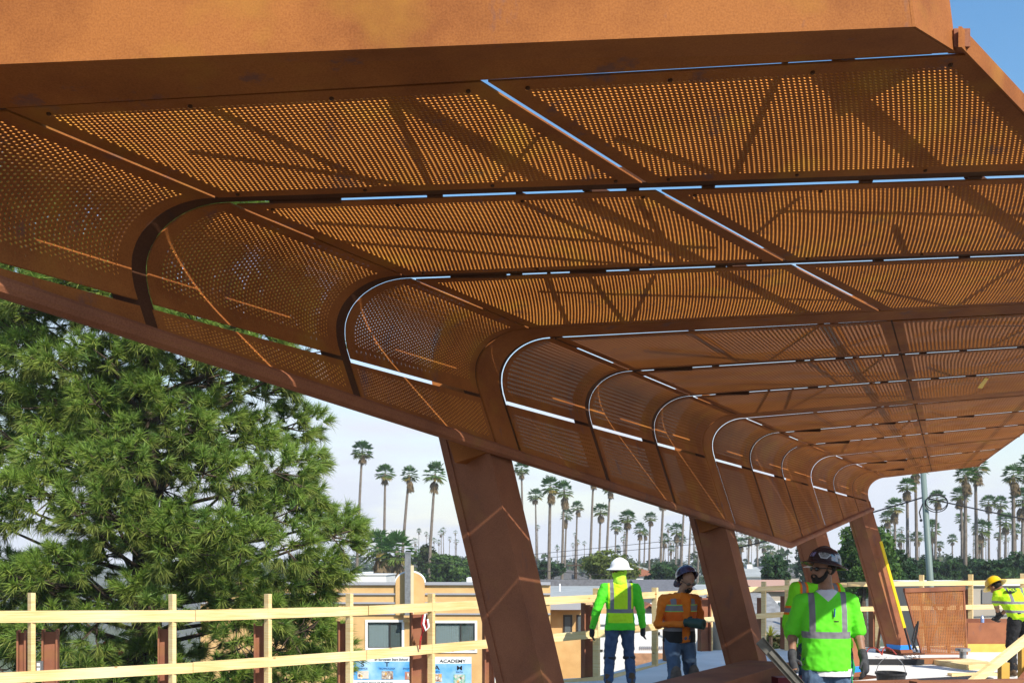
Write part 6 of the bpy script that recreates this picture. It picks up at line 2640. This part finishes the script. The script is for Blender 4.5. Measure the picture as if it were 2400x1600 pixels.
# ---- man mostly hidden behind the man in lime
pose = dict(pelvis=(0, 0, 1.02), chest=(0.0, 0, 1.51), neck=(0.0, 0.0, 1.63), head=(0.05, -0.03, 1.765),
            shL=(0.215, 0, 1.56), shR=(-0.215, 0, 1.58), elL=(0.30, 0.03, 1.21), elR=(-0.30, 0.03, 1.20),
            wrL=(0.29, -0.1, 0.97), wrR=(-0.29, -0.1, 0.97), hipL=(0.1, 0, 0.97), hipR=(-0.1, 0, 0.97),
            knL=(0.11, -0.03, 0.52), knR=(-0.11, -0.04, 0.52), anL=(0.12, 0.02, 0.095), anR=(-0.12, 0.02, 0.095))
OR2 = (0.85, 0.20, 0.01)
sh4 = hi_vis('lime_orange_shirt', (0.25, 0.85, 0.02), [('v', 0.17, 0.045, 1.2, 2.0, OR2), ('v', 0.17, 0.022, 1.2, 2.0, SILV), ('h', 1.36, 0.045, OR2), ('h', 1.36, 0.022, SILV)])
p4_, T4, R4 = person('person', (gx(1915, 9.6), 9.6, 0.0), R(8), 'man in lime and orange striped shirt standing behind the man in lime', SK2, pose,
                     dict(yaw=R(10), bulk=1.08, hem=-0.2, sleeve='long', shirt=sh4, trousers=JEAN, glove=GLOVEB,
                          handL=((0, -0.2, -1), (-1, 0, 0), 0.5), handR=((0, -0.2, -1), (1, 0, 0), 0.5),
                          hat=dict(mat=MATS['white_hard_hat'], full=True)))
# ---- bending worker in yellow hard hat
D_ = 15.2
pose = dict(pelvis=(0, 0.05, 0.97), chest=(0.07, -0.16, 1.31), neck=(0.13, -0.25, 1.39), head=(0.20, -0.33, 1.43),
            shL=(0.27, -0.16, 1.31), shR=(-0.13, -0.19, 1.36), elL=(0.14, -0.42, 1.14), elR=(-0.10, -0.44, 1.10),
            wrL=(0.0, -0.60, 0.98), wrR=(-0.02, -0.60, 0.94), hipL=(0.1, 0.05, 0.92), hipR=(-0.1, 0.05, 0.92),
            knL=(0.12, -0.02, 0.50), knR=(-0.12, -0.05, 0.50), anL=(0.13, 0.06, 0.095), anR=(-0.13, 0.05, 0.095))
sh5 = hi_vis('yellow_vest', YEL, [('h', 1.05, 0.022, SILV), ('h', 1.19, 0.022, SILV), ('v', 0.125, 0.024, 1.19, 2.0, SILV)])
p5_, T5, R5 = person('person', (gx(2388, D_), D_, 0), R(182), 'worker in yellow hard hat and vest bending over with back turned', SK1, pose,
                     dict(yaw=R(25), pitch=R(34), bulk=1.06, hem=-0.22, sleeve='short', slen=0.7, shirt=sh5, trousers=BLACKT, glove=GLOVEB,
                          handL=((-0.2, -0.6, -0.6), (-1, 0, 0), 0.8), handR=((0.2, -0.6, -0.6), (1, 0, 0), 0.8),
                          hat=dict(mat=mat('yellow_hard_hat', (0.80, 0.52, 0.01), rough=0.3, spec=0.5), full=True), hair=HAIR))
# round badge on the back
bc = Vector((0.10, -0.085, 1.345))
nb = Vector((0, 0.70, 0.72)).normalized()
t1 = Vector((1, 0, 0))
t2 = nb.cross(t1).normalized()
mb = MB()
bc2 = bc + nb * 0.065
rg = [bc2 + t1 * 0.085 * math.cos(a) + t2 * 0.05 * math.sin(a) for a in [2 * math.pi * k / 24 for k in range(24)]]
mb.prism(rg, nb * 0.004)
bdg = mb.build('badge', M_BLACK, p5_, loc=(0, 0, 0))
cu = bpy.data.curves.new('lettering', 'FONT')
cu.body = 'PCL'
cu.size = 0.075
cu.align_x = 'CENTER'
cu.align_y = 'CENTER'
cu.extrude = 0.001
cu.offset = 0.002
to = bpy.data.objects.new('t', cu)
COL.objects.link(to)
bpy.context.view_layer.update()
me = bpy.data.meshes.new_from_object(to.evaluated_get(bpy.context.evaluated_depsgraph_get()))
bpy.data.objects.remove(to)
upv = Vector((0, -0.72, 0.70))
upv = (upv - nb * upv.dot(nb)).normalized()
rt = upv.cross(nb).normalized()
Mx = Matrix(((rt.x, upv.x, nb.x, 0), (rt.y, upv.y, nb.y, 0), (rt.z, upv.z, nb.z, 0), (0, 0, 0, 1)))
me.transform(Matrix.Translation(bc2 + nb * 0.006) @ Mx)
me.materials.clear()
me.materials.append(mat('badge_yellow', YEL))
link('lettering', me, bdg, loc=(0, 0, 0))

# ------------------------------------------------------------------ haze over the town
hz = MB()
hz.box((-700, -60, GZ - 1.0), (900, 760, 42))
m = bpy.data.materials.new('haze')
m.use_nodes = True
nt = m.node_tree
for n_ in list(nt.nodes):
    nt.nodes.remove(n_)
out = nt.nodes.new('ShaderNodeOutputMaterial')
pv = nt.nodes.new('ShaderNodeVolumePrincipled')
pv.inputs['Color'].default_value = (0.86, 0.90, 0.97, 1)
pv.inputs['Density'].default_value = 0.00045
pv.inputs['Anisotropy'].default_value = 0.0
nt.links.new(pv.outputs[0], out.inputs['Volume'])
ho = hz.build('haze', m)
tag(ho, 'thin pale morning haze over the whole site', 'haze', kind='stuff')
